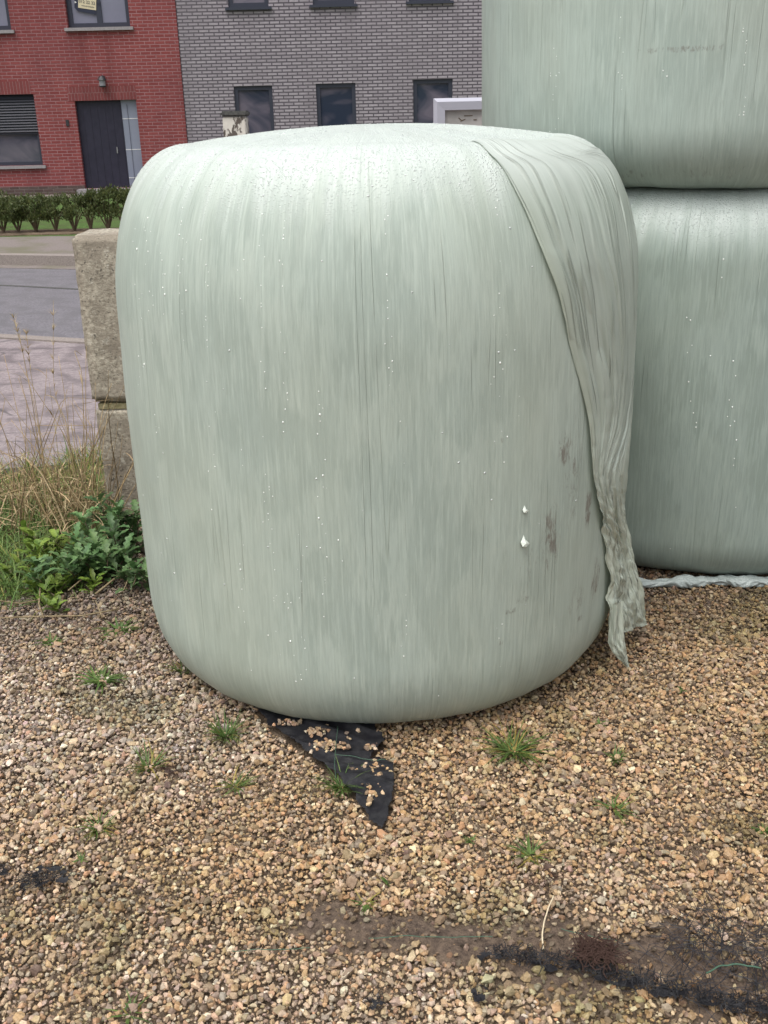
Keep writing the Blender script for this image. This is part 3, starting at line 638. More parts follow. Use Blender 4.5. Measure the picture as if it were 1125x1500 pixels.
# ------------------------------------------------------------ bales
def profile(R, Ht, at_, bt, ab, bb, bul, dome, e=2.3):
    a = np.linspace(0, PI / 2, 40); c_ = lambda x: np.sign(x) * abs(x) ** (2 / e)
    r1 = R - ab + ab * c_(np.sin(a)); z1 = bb - bb * c_(np.cos(a))
    zs = np.linspace(bb, Ht - bt - dome, 70)[1:-1]; r3 = R - at_ + at_ * c_(np.cos(a)); z3 = Ht - dome - bt + bt * c_(np.sin(a))
    s_ = np.linspace(0, 1, 30)[1:-1]; r4 = (R - at_) * (1 - s_); z4 = Ht - dome + dome * (1 - (1 - s_) ** 2)
    s0 = np.linspace(0.02, 1, 8)[:-1]
    r = np.concatenate([(R - ab) * s0, r1, R + 0 * zs, r3, r4]); z = np.concatenate([0 * s0, z1, zs, z3, z4])
    r = r + bul * np.sin(PI * np.clip(z / Ht, 0, 1)) * (r / R)
    # resample by arc length
    L_ = np.concatenate([[0], np.cumsum(np.hypot(np.diff(r), np.diff(z)))]); n = int(L_[-1] / .0075); s = np.linspace(0, L_[-1], n)
    return np.interp(s, L_, r), np.interp(s, L_, z), s
class Bale:
    def __init__(B, cx, cy, z0, prm, seed, nth=600):
        B.c = (cx, cy, z0); B.r, B.z, B.s = profile(*prm); B.R = prm[0]; B.seed = seed; B.nth = nth
        th = np.linspace(-PI, PI, nth + 1)   # seam at the far side (th measured from -Y)
        TH, S = np.meshgrid(th, B.s); V = B.surf(TH.ravel(), S.ravel())
        B.V = V; B.F = gridf(nth + 1, len(B.s)); B.UV = np.stack([TH.ravel() * B.R, S.ravel()], 1)
        B.bvh = BVHTree.FromPolygons(V.tolist(), B.F.tolist())
    def surf(B, th, s, off=0.0):
        r = np.interp(s, B.s, B.r); z = np.interp(s, B.s, B.z)
        dr = np.interp(s + .004, B.s, B.r) - np.interp(s - .004, B.s, B.r); dz = np.interp(s + .004, B.s, B.z) - np.interp(s - .004, B.s, B.z)
        q = np.hypot(dr, dz) + 1e-9; nr, nz = dz / q, -dr / q
        k = r / B.R; sd_ = B.seed
        pe = lambda a, f, s_, fs: np.sin(f * th + a + sd_)  * 0 + (fbm(f * np.cos(th) + 5 + sd_ + a, f * np.sin(th) + 5 + s * fs + s_, 3, int(a)) - .5)
        d = pe(1, 1.6, 3, 1.2) * .022 + pe(2, 5, 1, 1.0) * .008
        u = th * B.R
        d = d + (vn(u * 40 + 200, s * 1.5, 3) - .5) * .0008 + np.exp(-((vn(u * 17 + 70 + .5 * s, s * .6, 8) - .5) / .03) ** 2) * .0009 * (fbm(u * 5, s * 2, 2, 12) > .52)
        d = d * np.clip(k * 1.6, 0, 1); fade = np.clip((z - .0) / .05, 0, 1) if False else 1
        d = (d + off) * fade
        cx, cy, z0 = B.c; rr = r + nr * d
        return np.stack([cx + rr * np.sin(th), cy - rr * np.cos(th), z0 + np.maximum(z + nz * d, 0.0)], -1)
    def hit(B, px, py):
        d = ray(px, py); loc, n, i, dist = B.bvh.ray_cast(Vector(EYE), Vector(d))
        if loc is None: return None
        v = B.F[i]; return float(B.UV[v, 0].mean() / B.R), float(B.UV[v, 1].mean())
    def make(B, label, m, stains=()):
        V = B.V; st_ = np.zeros(len(V)); U = B.UV
        for (px, py, ru, rv, a) in stains:
            h = B.hit(px, py)
            if h: st_ = np.maximum(st_, a * np.exp(-(((U[:, 0] - h[0] * B.R) / ru) ** 2 + ((U[:, 1] - h[1]) / rv) ** 2)))
        zz = V[:, 2] - B.c[2]; Ht = B.z.max(); dew = ss(Ht - .20, Ht - .03, zz + (fbm(U[:, 0] * 40, zz * 4, 3, 5) - .5) * .16) * (1 if B.c[2] > -1 else 0)  # dew mask, also drives the sky glare painted on the bale top
        e = empty('wrapped_bale', B.c, label, 'bale', 'silage bales wrapped in pale green film'); B.e = e
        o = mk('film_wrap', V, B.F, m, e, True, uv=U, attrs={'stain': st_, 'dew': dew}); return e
main = Bale(BX, BY, 0, (.7034, 1.4729, .2293, .438, .18, .238, .005, .0373), 0)
main.make('large pale green wrapped bale standing alone in front with loose film on its right', M['film'],
          [(828, 655, .020, .045, .8), (806, 790, .030, .09, .75), (862, 745, .014, .05, 1.0), (872, 850, .025, .06, .8), (845, 880, .05, .05, .4), (765, 878, .03, .012, .5),
           (747, 895, .02, .008, .6), (380, 834, .08, .0035, .55), (858, 325, .03, .03, .3), (840, 700, .05, .2, .35), (780, 830, .08, .18, .22), (736, 645, .004, .006, 1.0), (735, 940, .02, .004, .8), (770, 935, .004, .004, .7), (853, 903, .02, .006, .9)])
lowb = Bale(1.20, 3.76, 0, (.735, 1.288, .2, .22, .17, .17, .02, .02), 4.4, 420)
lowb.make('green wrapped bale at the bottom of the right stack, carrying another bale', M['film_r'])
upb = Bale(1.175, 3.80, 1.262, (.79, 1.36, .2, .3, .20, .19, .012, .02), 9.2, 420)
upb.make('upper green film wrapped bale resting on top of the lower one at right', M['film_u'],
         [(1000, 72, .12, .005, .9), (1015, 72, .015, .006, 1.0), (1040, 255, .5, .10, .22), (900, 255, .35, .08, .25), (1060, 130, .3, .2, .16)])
# loose sheet on the front bale ----------------------------------------------------------------------------
def hp(px, py):
    h = main.hit(px, py)
    while h is None: px -= 1; h = main.hit(px, py)
    return h
rows = [((690, 207), (815, 199), 0), ((714, 224), (866, 218), .05), ((735, 246), (893, 240), .35), ((757, 290), (911, 290), .42), ((790, 370), (915, 370), .42), ((813, 430), (917, 440), .42),
        ((831, 495), (916, 500), .40), ((848, 565), (914, 570), .34), ((858, 625), (912, 630), .20)]
NU = 240; uu = np.linspace(0, 1, NU); RW = []; OFF = []
for (a, b_, wr) in rows:
    h0 = hp(*a); h1 = hp(*b_); th1 = h1[0] + wr
    RW.append(np.stack([h0[0] + (th1 - h0[0]) * uu, h0[1] + (h1[1] - h0[1]) * uu], 1))
rows3 = [main.surf(r[:, 0], r[:, 1], .002) for r in RW]
# hanging tail: rows given in space
for (xa, ya, Ya), (xc, yc, Yc) in (((867, 690, 2.42), (914, 690, 2.66)), ((876, 745, 2.46), (912, 740, 2.66)), ((886, 795, 2.49), (924, 795, 2.66)), ((889, 850, 2.50), (938, 850, 2.68)),
                                   ((892, 890, 2.50), (942, 890, 2.70)), ((896, 930, 2.52), (947, 914, 2.72))):
    line = []
    for u_ in uu:
        px, py = xa + (xc - xa) * u_, ya + (yc - ya) * u_; d = ray(px, py); Yp = Ya + (Yc - Ya) * u_
        hit = main.bvh.ray_cast(Vector(EYE), Vector(d))[0]
        line.append(EYE + d * ((min(Yp, hit.y) if hit is not None else Yp) - .014) / d[1])
    line = np.array(line)
    for _ in range(25): line[1:-1] = .25 * line[:-2] + .5 * line[1:-1] + .25 * line[2:]
    rows3.append(line - np.array([0, .004, 0]))
R3 = np.array(rows3); nr = len(R3)
d_ = np.concatenate([[0], np.cumsum(np.linalg.norm(np.diff(R3[:, 0], axis=0), axis=1))]); NS = 520; sv = np.linspace(0, d_[-1], NS)
k = np.clip(np.searchsorted(d_, sv) - 1, 0, nr - 2); tt = ((sv - d_[k]) / (d_[k + 1] - d_[k]))[:, None, None]
p0, p1, p2, p3 = R3[np.maximum(k - 1, 0)], R3[k], R3[k + 1], R3[np.minimum(k + 2, nr - 1)]
G = .5 * (2 * p1 + (p2 - p0) * tt + (2 * p0 - 5 * p1 + 4 * p2 - p3) * tt ** 2 + (3 * p1 - p0 - 3 * p2 + p3) * tt ** 3)
S = (sv / sv[-1])[:, None] + 0 * uu[None]; U_ = uu[None] + 0 * S
Nrm = np.cross(np.gradient(G, axis=1), np.gradient(G, axis=0)); Nrm /= np.linalg.norm(Nrm, axis=2)[..., None] + 1e-9
if (Nrm * (EYE - G)).sum(-1).mean() < 0: Nrm = -Nrm
Gf = G.reshape(-1, 3).copy(); D0 = np.zeros(len(Gf)); NN = np.zeros_like(Gf)
for i_ in range(len(Gf)):
    lo, no, _i, _d = main.bvh.find_nearest(Vector(Gf[i_])); out = Vector((lo.x - BX, lo.y - BY, (lo.z - .7) * .6)); no = no if no.dot(out) > 0 else -no
    D0[i_] = (Vector(Gf[i_]) - lo).dot(no); NN[i_] = no
def blur(A, n):
    A = A.copy()
    for _ in range(n):
        A[1:-1] = .25 * A[:-2] + .5 * A[1:-1] + .25 * A[2:]; A[:, 1:-1] = .25 * A[:, :-2] + .5 * A[:, 1:-1] + .25 * A[:, 2:]
    return A
want = .0025 + (.0055 * ss(.03, .3, S) + .003 * ss(.3, .6, S)) * (1 - .6 * U_); push = np.maximum(want - D0.reshape(S.shape), 0); push = np.maximum(blur(push, 30), push)
G = G + NN.reshape(G.shape) * push[..., None]
grow = ss(.02, .30, S); low = ss(.60, .80, S)
us = U_ + .05 * (fbm(S * 3, U_ * 2, 3, 3) - .5)
rid = lambda f, s_, sh=0: 1 - np.abs(2 * vn((us + sh * S) * f, S * 1.6, s_) - 1)
def groove(f, sd_, wdt, sh=0, fs=1.3): return np.exp(-((vn((us + sh * S) * f + sd_ * 3.7, S * fs, sd_) - .5) / wdt) ** 2)
part_ = lambda sd_: ss(.46, .58, fbm(U_ * 6 + sd_, S * 7, 2, 50 + sd_))
fold = -(groove(13, 1, .10) * .0055 * part_(1) + groove(20, 2, .12, .15) * .0030 * part_(2) + groove(8, 3, .055, -.2) * .0075 + groove(34, 4, .18, .1) * .0012 * part_(4)) * grow + .0025 * grow
tri = lambda q: np.abs((q % 1.0) - .5) * 2
rr_ = np.random.default_rng(12); xu = U_ * .18; xv = S * 1.45; crum = 0 * S; shp = 0 * S
for i_ in range(11):
    an = rr_.normal(0, .55); wl = rr_.uniform(.028, .075); q = (xu * math.cos(an) + xv * math.sin(an)) / wl + rr_.random() + .35 * (fbm(xu * 18, xv * 9, 2, i_) - .5) * 2
    crum = crum + (tri(q) - .5) * wl * rr_.uniform(.035, .085) * (.3 + 1.4 * vn(xu * 14 + i_, xv * 9, i_ + 70))
cr_lo = crum; crum = crum * (low * 1.25 + .25 * ss(.40, .6, S))
edge = np.exp(-(U_ / .02) ** 2) * .0024 * ss(.05, .3, S) + np.exp(-((1 - U_) / .05) ** 2) * .003 * ss(.05, .3, S)
lift = .0 + .006 * ss(.2, .6, S) * (1 - np.exp(-(U_ / .2) ** 2)) * .5
G = G + Nrm * np.maximum((fold + crum + edge + lift) * (1 - .35 * U_), -(want - .0022))[..., None]
G[..., 0] += low * (fbm(S * 24, U_ * 0, 3, 21) - .5) * .012
Vf = G.reshape(-1, 3); Ff = gridf(NU, NS); UVf = np.stack([U_.ravel() * .35, S.ravel() * 1.4], 1); at_f = (low * .6 + np.exp(-(U_ / .05) ** 2) * .7 * grow + np.exp(-((1 - U_) / .12) ** 2) * .6 * grow).ravel().clip(0, 1)
# torn lower tongue
TL = [(893, 885, 2.49), (892, 915, 2.49), (890, 940, 2.49), (897, 955, 2.49), (908, 965, 2.50), (916, 975, 2.50)]
TR = [(912, 880, 2.50), (912, 915, 2.50), (914, 935, 2.50), (917, 950, 2.50), (919, 965, 2.505), (921, 976, 2.505)]
n2 = 20; T3 = np.array([[atY(a[0] + (c_[0] - a[0]) * q_, a[1] + (c_[1] - a[1]) * q_, a[2] + (c_[2] - a[2]) * q_ - .012 * math.sin(PI * q_)) for q_ in np.linspace(0, 1, n2)] for a, c_ in zip(TL, TR)])
T4 = np.array([[np.interp(v, range(6), T3[:, j, k_]) for k_ in range(3)] for v in np.linspace(0, 5, 60) for j in range(n2)])
vv = np.repeat(np.linspace(0, 1, 60), n2); uu2 = np.tile(np.linspace(0, 1, n2), 60)
T4[:, 1] -= tri(uu2 * 1.6 + vv * 1.1 + .2) * .012 + tri(uu2 * 2.5 - vv * 4) * .003
Vf2 = np.concatenate([Vf, T4]); Ff2 = np.concatenate([Ff, gridf(n2, 60) + len(Vf)])
lf = mk('loose_sheet', Vf2, Ff2, M['loose'], main.e, True, uv=np.concatenate([UVf, np.stack([uu2 * .06, vv * .2], 1)]), attrs={'stain': np.concatenate([at_f, .55 + 0 * vv]), 'dew': ss(1.28, 1.44, Vf2[:, 2]), 'low': np.concatenate([ss(.48, .72, S).ravel(), 1 + 0 * vv])})  # dew attribute also carries the painted sky glare
lf['label'] = 'creased loose film sheet fanning down into a crumpled tail'
# droplets
ico = bmesh.new(); bmesh.ops.create_icosphere(ico, subdivisions=2, radius=1); IV = np.array([v.co[:] for v in ico.verts]); IF = np.array([[v.index for v in f.verts] for f in ico.faces]); ico.free()
ico = bmesh.new(); bmesh.ops.create_icosphere(ico, subdivisions=1, radius=1); JV = np.array([v.co[:] for v in ico.verts]); JF = np.array([[v.index for v in f.verts] for f in ico.faces]); ico.free()
def beads(name, B, th, s, rad, flat_, m, label=None, el=1.0):
    c_ = B.surf(th, s, 0.0); c2 = B.surf(th, s, .01); N = c2 - c_; N /= np.linalg.norm(N, axis=1)[:, None]
    Tn = np.cross(N, [0, 0, 1.0]); Tn /= np.linalg.norm(Tn, axis=1)[:, None] + 1e-9; Bn = np.cross(N, Tn)
    loc = (JV[None, :, 0:1] * Tn[:, None] + JV[None, :, 1:2] * Bn[:, None] * el + JV[None, :, 2:3] * N[:, None] * flat_) * rad[:, None, None]
    V = (c_[:, None] + loc).reshape(-1, 3); F = (JF[None] + (np.arange(len(th)) * len(JV))[:, None, None]).reshape(-1, 3)
    o = mk(name, V, F, m, B.e, True); o['kind'] = 'stuff'; return o
th, s = [], []
CH = [(215, 300, 420), (238, 305, 460), (230, 600, 640), (262, 260, 460), (268, 290, 360), (300, 340, 520), (310, 560, 700), (350, 350, 420), (352, 640, 900), (382, 300, 560), (386, 560, 760), (412, 250, 400), (395, 700, 930), (440, 780, 980),
      (470, 560, 900), (500, 780, 820), (565, 300, 470), (570, 440, 560), (590, 600, 640), (596, 860, 960), (730, 290, 640), (724, 540, 560), (730, 880, 960), (722, 440, 460), (640, 990, 1030), (440, 930, 1030), (370, 980, 1040), (415, 480, 620), (222, 420, 480), (200, 330, 560), (820, 250, 330), (760, 560, 600), (425, 860, 1000)]
for (px, ya, yb) in CH:
    y = ya
    while y < yb:
        y += RNG.exponential(21) + 2; h = main.hit(px + RNG.normal(0, 3.2) + (y - ya) * .02, y)
        if h: th.append(h[0]); s.append(h[1])
th = np.array(th); s = np.array(s); rad = RNG.uniform(.0008, .0019, len(th)) * np.where(RNG.random(len(th)) < .12, 1.5, 1)
beads('water_bead', main, th, s, rad, .7, M['bead'], el=1.3)
def surface_drops(B, n, zlo, zmax_keep, rmin, rmax):
    s_ = RNG.uniform(0, B.s[-1], n * 3); r_ = np.interp(s_, B.s, B.r); z_ = np.interp(s_, B.s, B.z); Ht = B.z.max()
    p = ss(Ht - zlo, Ht - zlo * .35, z_) * (r_ / B.R) + .012 * (z_ > .2); k_ = RNG.random(n * 3) < p; s_ = s_[k_][:n]
    th_ = RNG.uniform(-PI, PI, len(s_)); return th_, s_, RNG.uniform(rmin, rmax, len(s_))
th, s, rad = surface_drops(main, 8000, .15, 1, .0010, .0032)
beads('dew_drop', main, th, s, rad, .38, M['drop'])
th = []; s = []
for px, ya, yb in ((1090, 20, 160), (975, 100, 110), (1085, 150, 165), (910, 10, 120), (815, 60, 180), (808, 100, 175)):
    y = ya
    while y < yb:
        y += RNG.exponential(12) + 2; h = upb.hit(px + RNG.normal(0, 1.5), y)
        if h: th.append(h[0]); s.append(h[1])
beads('water_bead', upb, np.array(th), np.array(s), RNG.uniform(.0009, .0021, len(th)), .7, M['bead'], el=1.3)
th = []; s = []
for px, ya, yb in ((1060, 370, 400), (1020, 560, 620), (1040, 500, 520), (985, 790, 800), (1075, 520, 720), (1010, 420, 560)):
    y = ya
    while y < yb:
        y += RNG.exponential(22) + 2; h = lowb.hit(px + RNG.normal(0, 3), y)
        if h: th.append(h[0]); s.append(h[1])
beads('water_bead', lowb, np.array(th), np.array(s), RNG.uniform(.0012, .0026, len(th)), .7, M['bead'], el=1.3)
# two small torn flaps of film sticking out
for px, py, sz in ((769.5, 746, .011), (768, 792, .017)):
    h = main.hit(px, py); c_ = main.surf(np.array([h[0]]), np.array([h[1]]))[0]; n_ = main.surf(np.array([h[0]]), np.array([h[1]]), .01)[0] - c_; n_ /= np.linalg.norm(n_)
    tn = np.cross(n_, [0, 0, 1]); up_ = np.cross(tn, n_); up_ *= -1 if up_[2] < 0 else 1; V = []
    for (a, b_, d) in ((0, 1.0, 0), (-.35, .25, .15), (-.85, -.35, .35), (-.1, -.55, .7), (.55, -.45, .6), (.6, .15, .2), (0, 0, .75), (-.15, -.9, .25), (.3, .5, .1)): V.append(c_ + tn * a * sz + up_ * b_ * sz + n_ * d * sz)
    mk('torn_flap', V, [(0, 1, 6), (1, 2, 6), (2, 3, 6), (2, 7, 3), (3, 4, 6), (3, 7, 4), (4, 5, 6), (5, 8, 6), (8, 0, 6)], M['torn'], main.e, False)

# crumpled film strip along the foot of the right-hand bale
cp = [(880, 842, .035), (935, 849, .03), (985, 849, .03), (1020, 846, .028), (1060, 845, .028), (1095, 847, .028), (1135, 848, .028), (1190, 846, .03)]
C = np.array([atZ(a, b_, z) for a, b_, z in cp]); nS = 420; C = np.array([[np.interp(v, range(len(cp)), C[:, k_]) for k_ in range(3)] for v in np.linspace(0, len(cp) - 1, nS)])
nW = 40; w_ = np.linspace(-1, 1, nW); ss_ = np.linspace(0, 1, nS)[:, None]
hw_ = .032 + .010 * np.sin(ss_ * 21) + .008 * (fbm(ss_ * 14, 0 * ss_, 2, 4) - .5)
ang = w_[None] * 2.1 + .7 * np.sin(ss_ * 26) ; WX = np.repeat(ss_, nW, 1); WW = np.repeat(w_[None], nS, 0)
ridge = 0 * WX
for i_ in range(9):
    an = PI / 2 + rr_.normal(0, .3); wl = rr_.uniform(.02, .06); ridge = ridge + (tri((WX * 1.0 * math.cos(an) + WW * .05 * math.sin(an)) / wl + rr_.random() + .8 * fbm(WX * 8, WW * 1.0, 2, i_)) - .3) * wl * rr_.uniform(.06, .16)
rad_ = hw_ * .78 + ridge * .8
V = np.stack([C[:, None, 0] + 0 * ang, C[:, None, 1] - np.sin(ang) * 0 + (-np.cos(ang)) * rad_ * .75, np.maximum(C[:, None, 2] - .012 + np.sin(ang) * rad_ * .55, .004)], -1)
tag(mk('film_strip', V.reshape(-1, 3), gridf(nW, nS), M['silver'], None, True), 'crumpled strip of silvery wrap lying on gravel along the foot of the lower right bale', 'film strip')

# ------------------------------------------------------------ black ground cloth
def cloth(polys, z, label, cell=.003, amp=.009, seed=0, holes=None):
    x0, y0 = polys.min(0); x1, y1 = polys.max(0); xs_ = np.arange(x0, x1, cell); ys_ = np.arange(y0, y1, cell)
    X_, Y_ = np.meshgrid(xs_, ys_); wx = (fbm(X_ * 60, Y_ * 60, 3, seed) - .5) * .014; wy = (fbm(X_ * 60, Y_ * 60, 3, seed + 9) - .5) * .014
    ins = inpoly(polys, X_ + wx, Y_ + wy)
    if holes is not None: ins &= ~holes(X_, Y_)
    Z_ = z + gz(X_, Y_) + (fbm(X_ * 12, Y_ * 12, 3, seed + 3) - .5) * amp * 2 + (1 - np.abs(2 * fbm(X_ * 9 + Y_ * 14, Y_ * 8, 2, seed + 5) - 1)) ** 4 * amp * 1.4
    ny, nx = X_.shape; F = gridf(nx, ny); keep = ins.ravel()[F].all(1); F = F[keep]; idx = np.unique(F); mp = -np.ones(nx * ny, int); mp[idx] = np.arange(len(idx))
    V = np.stack([X_, Y_, Z_], -1).reshape(-1, 3)[idx]; return V, mp[F]
V, F = cloth(FAB, .016, '', seed=3)
fab = mk('ground_cloth', V, F, M['blackcloth'], None, True); tag(fab, 'black woven ground cloth with a pointed corner sticking out from under the front bale', 'ground cloth', 'scraps of black ground cloth')
md = fab.modifiers.new('thickness', 'SOLIDIFY'); md.thickness = .0012
def threads(name, centers, n, length, spread, m, label, cat, z=.012, rad=.0007, seed=0, wig=.3, patch=None, group=None):
    rr = np.random.default_rng(seed); b = MB(); C_ = np.array([atZ(a, b_, .01) for a, b_ in centers])
    for i in range(n):
        q_ = rr.uniform(0, len(C_) - 1) if len(C_) > 1 else 0; k_ = min(int(q_), max(len(C_) - 2, 0)); f = q_ - k_
        c_ = C_[k_] * (1 - f) + C_[min(k_ + 1, len(C_) - 1)] * f + np.append(rr.normal(0, spread, 2), 0)
        a = rr.uniform(0, 6.3); L_ = length * rr.uniform(.4, 1.3); P = [c_]
        for k2 in range(5): a += rr.normal(0, wig); P.append(P[-1] + np.array([math.cos(a), math.sin(a), 0]) * L_ / 5)
        P = np.array(P); P[:, 2] = z + gz(P[:, 0], P[:, 1]) + np.abs(rr.normal(0, .004, 6)); b.tube(P, rad, 4, False)
    o = b.build(name, m, None); 
    if patch is not None:
        polys, sd_ = patch; Vc, Fc = cloth(np.array([atZ(a, b_, .01)[:2] for a, b_ in polys]), .013, '', seed=sd_, cell=.002, holes=lambda x, y: fbm(x * 45, y * 90, 3, sd_ + 1) > .54)
        D.objects.remove(o); V0 = np.concatenate(b.v); F0 = b.f + [tuple(f + len(V0)) for f in Fc]
        o = mk(name, np.concatenate([V0, Vc]), F0, m)
    return tag(o, label, cat, group)
GG = 'scraps of black ground cloth'
threads('ground_cloth', [(35, 1297), (60, 1290), (95, 1290)], 110, .03, .012, M['blackcloth'], 'small frayed scrap of black cloth showing through the gravel at lower left', 'ground cloth', .016, .0006, 3, .25,
        ([(22, 1290), (50, 1278), (85, 1272), (108, 1292), (96, 1302), (66, 1298), (34, 1312)], 13), GG)
threads('ground_cloth', [(0, 1275), (5, 1278)], 25, .02, .006, M['blackcloth'], 'dark cloth fibres in the gravel cut by the left picture edge', 'ground cloth', .016, .0006, 4, .25, ([(-20, 1270), (7, 1268), (10, 1284), (-20, 1290)], 15), GG)
threads('ground_cloth', [(720, 1402), (830, 1412), (930, 1440), (1060, 1470), (1150, 1488)], 480, .026, .007, M['blackcloth'], 'long frayed black cloth edge half buried in the soil at lower right', 'ground cloth', .020, .0008, 5, .4,
        ([(690, 1392), (740, 1402), (850, 1412), (910, 1432), (1020, 1456), (1150, 1478), (1150, 1496), (1020, 1474), (960, 1458), (880, 1436), (800, 1424), (700, 1408)], 17), GG)
threads('ground_cloth', [(540, 1478), (560, 1470)], 20, .02, .006, M['blackcloth'], 'little dark cloth scrap between stones at the bottom edge, left of the buried strip', 'ground cloth', .014, .0006, 6, .3, ([(535, 1478), (560, 1460), (575, 1462), (565, 1480), (545, 1490)], 19), GG)
threads('ground_cloth', [(702, 1463)], 16, .015, .005, M['blackcloth'], 'round dark cloth scrap in the gravel just below the soil strip', 'ground cloth', .014, .0006, 7, .3, ([(690, 1460), (702, 1450), (716, 1455), (712, 1474), (694, 1476)], 23), GG)
threads('root_clump', [(855, 1400), (892, 1408)], 170, .045, .006, M['root'], 'reddish brown clump of tangled roots lying on the soil strip', 'roots', .028, .0011, 8, .7)
threads('fine_roots', [(1010, 1350), (1060, 1375), (1110, 1390), (1000, 1420), (1100, 1440)], 150, .12, .035, M['thread'], 'web of thin dark roots over gravel at the right edge of the picture', 'roots', .018, .0006, 9, .35)
threads('fine_roots', [(740, 1282), (820, 1290), (800, 1300)], 30, .07, .02, M['root'], 'thin dark root strands above the pale string', 'roots', .016, .0005, 10, .4)
threads('fine_roots', [(240, 1130), (265, 1140)], 26, .03, .01, M['root'], 'dark red root fibres beside the half dry grass tuft at left', 'roots', .016, .0006, 11, .5)
def cord(pts, r, m, name, label, cat, z=.018):
    P = np.array([atZ(a, b_, z) for a, b_ in pts]); n = len(P); t_ = np.linspace(0, n - 1, n * 8)
    Q = np.stack([np.interp(t_, range(n), P[:, k_]) for k_ in range(3)], 1); kr = np.array([.25, .5, .25])
    for _ in range(6): Q[1:-1] = .25 * Q[:-2] + .5 * Q[1:-1] + .25 * Q[2:]
    Q[:, 2] += (fbm(t_ * 2, 0 * t_, 2, 5) - .5) * .006; b = MB(); b.tube(Q, r, 6); return tag(b.build(name, m, None, True), label, cat)
cord([(811, 1312), (803, 1330), (797, 1350), (794, 1370), (796, 1392)], .0016, M['string'], 'string', 'pale curved string lying on the soil above the root clump', 'string', .022)
cord([(340, 1393), (380, 1390), (420, 1391), (455, 1388)], .0008, M['twine'], 'twine', 'short green twine on the gravel left of the soil strip', 'twine')
cord([(540, 1374), (600, 1370), (640, 1373), (700, 1372), (722, 1371)], .0008, M['twine'], 'twine', 'green twine running along the upper edge of the soil strip', 'twine', .022)
cord([(822, 1360), (860, 1370), (905, 1378)], .0008, M['twine'], 'twine', 'green twine piece right of the pale string', 'twine', .022)
cord([(1035, 1425), (1055, 1414), (1080, 1412), (1115, 1418)], .0016, M['twine'], 'twine', 'brighter green twine piece at the far right among the roots', 'twine', .024)
cord([(495, 1063), (492, 1090), (490, 1120), (492, 1140)], .0007, M['twine'], 'twine', 'thin green thread crossing the black cloth lengthwise', 'twine', .030)
cord([(490, 1104), (520, 1108), (545, 1114), (565, 1112)], .0008, M['twine'], 'twine', 'thin green thread crossing the black cloth sideways', 'twine', .030)

# ------------------------------------------------------------ gravel
def stone_variants(BV, n, rr):
    out = []
    for _ in range(n):
        V = BV.copy()
        for k_ in range(9):
            nv = rr.normal(size=3); nv /= np.linalg.norm(nv); d = rr.uniform(.48, .82); q_ = V @ nv; ex = np.maximum(q_ - d, 0); V = V - ex[:, None] * nv
        V = V * np.array([1, rr.uniform(.65, .95), rr.uniform(.5, .8)]) * (1 + rr.normal(0, .03, (len(V), 1))); out.append(V)
    return np.array(out)
ico = bmesh.new(); bmesh.ops.create_icosphere(ico, subdivisions=1, radius=1.15); _ = 0
AV = np.array([v.co[:] for v in ico.verts]); AF = np.array([[v.index for v in f.verts] for f in ico.faces]); ico.free()
ico = bmesh.new(); bmesh.ops.create_icosphere(ico, subdivisions=1, radius=1.2); KV = np.array([v.co[:] for v in ico.verts]); KF = np.array([[v.index for v in f.verts] for f in ico.faces]); ico.free()
ico = bmesh.new(); bmesh.ops.create_icosphere(ico, subdivisions=2, radius=1.15); HV = np.array([v.co[:] for v in ico.verts]); HF = np.array([[v.index for v in f.verts] for f in ico.faces]); ico.free()
PAL = np.array([(.50, .37, .235), (.60, .48, .35), (.38, .285, .20), (.27, .205, .16), (.47, .36, .295), (.70, .62, .51), (.16, .12, .10), (.47, .31, .19), (.38, .32, .275)])
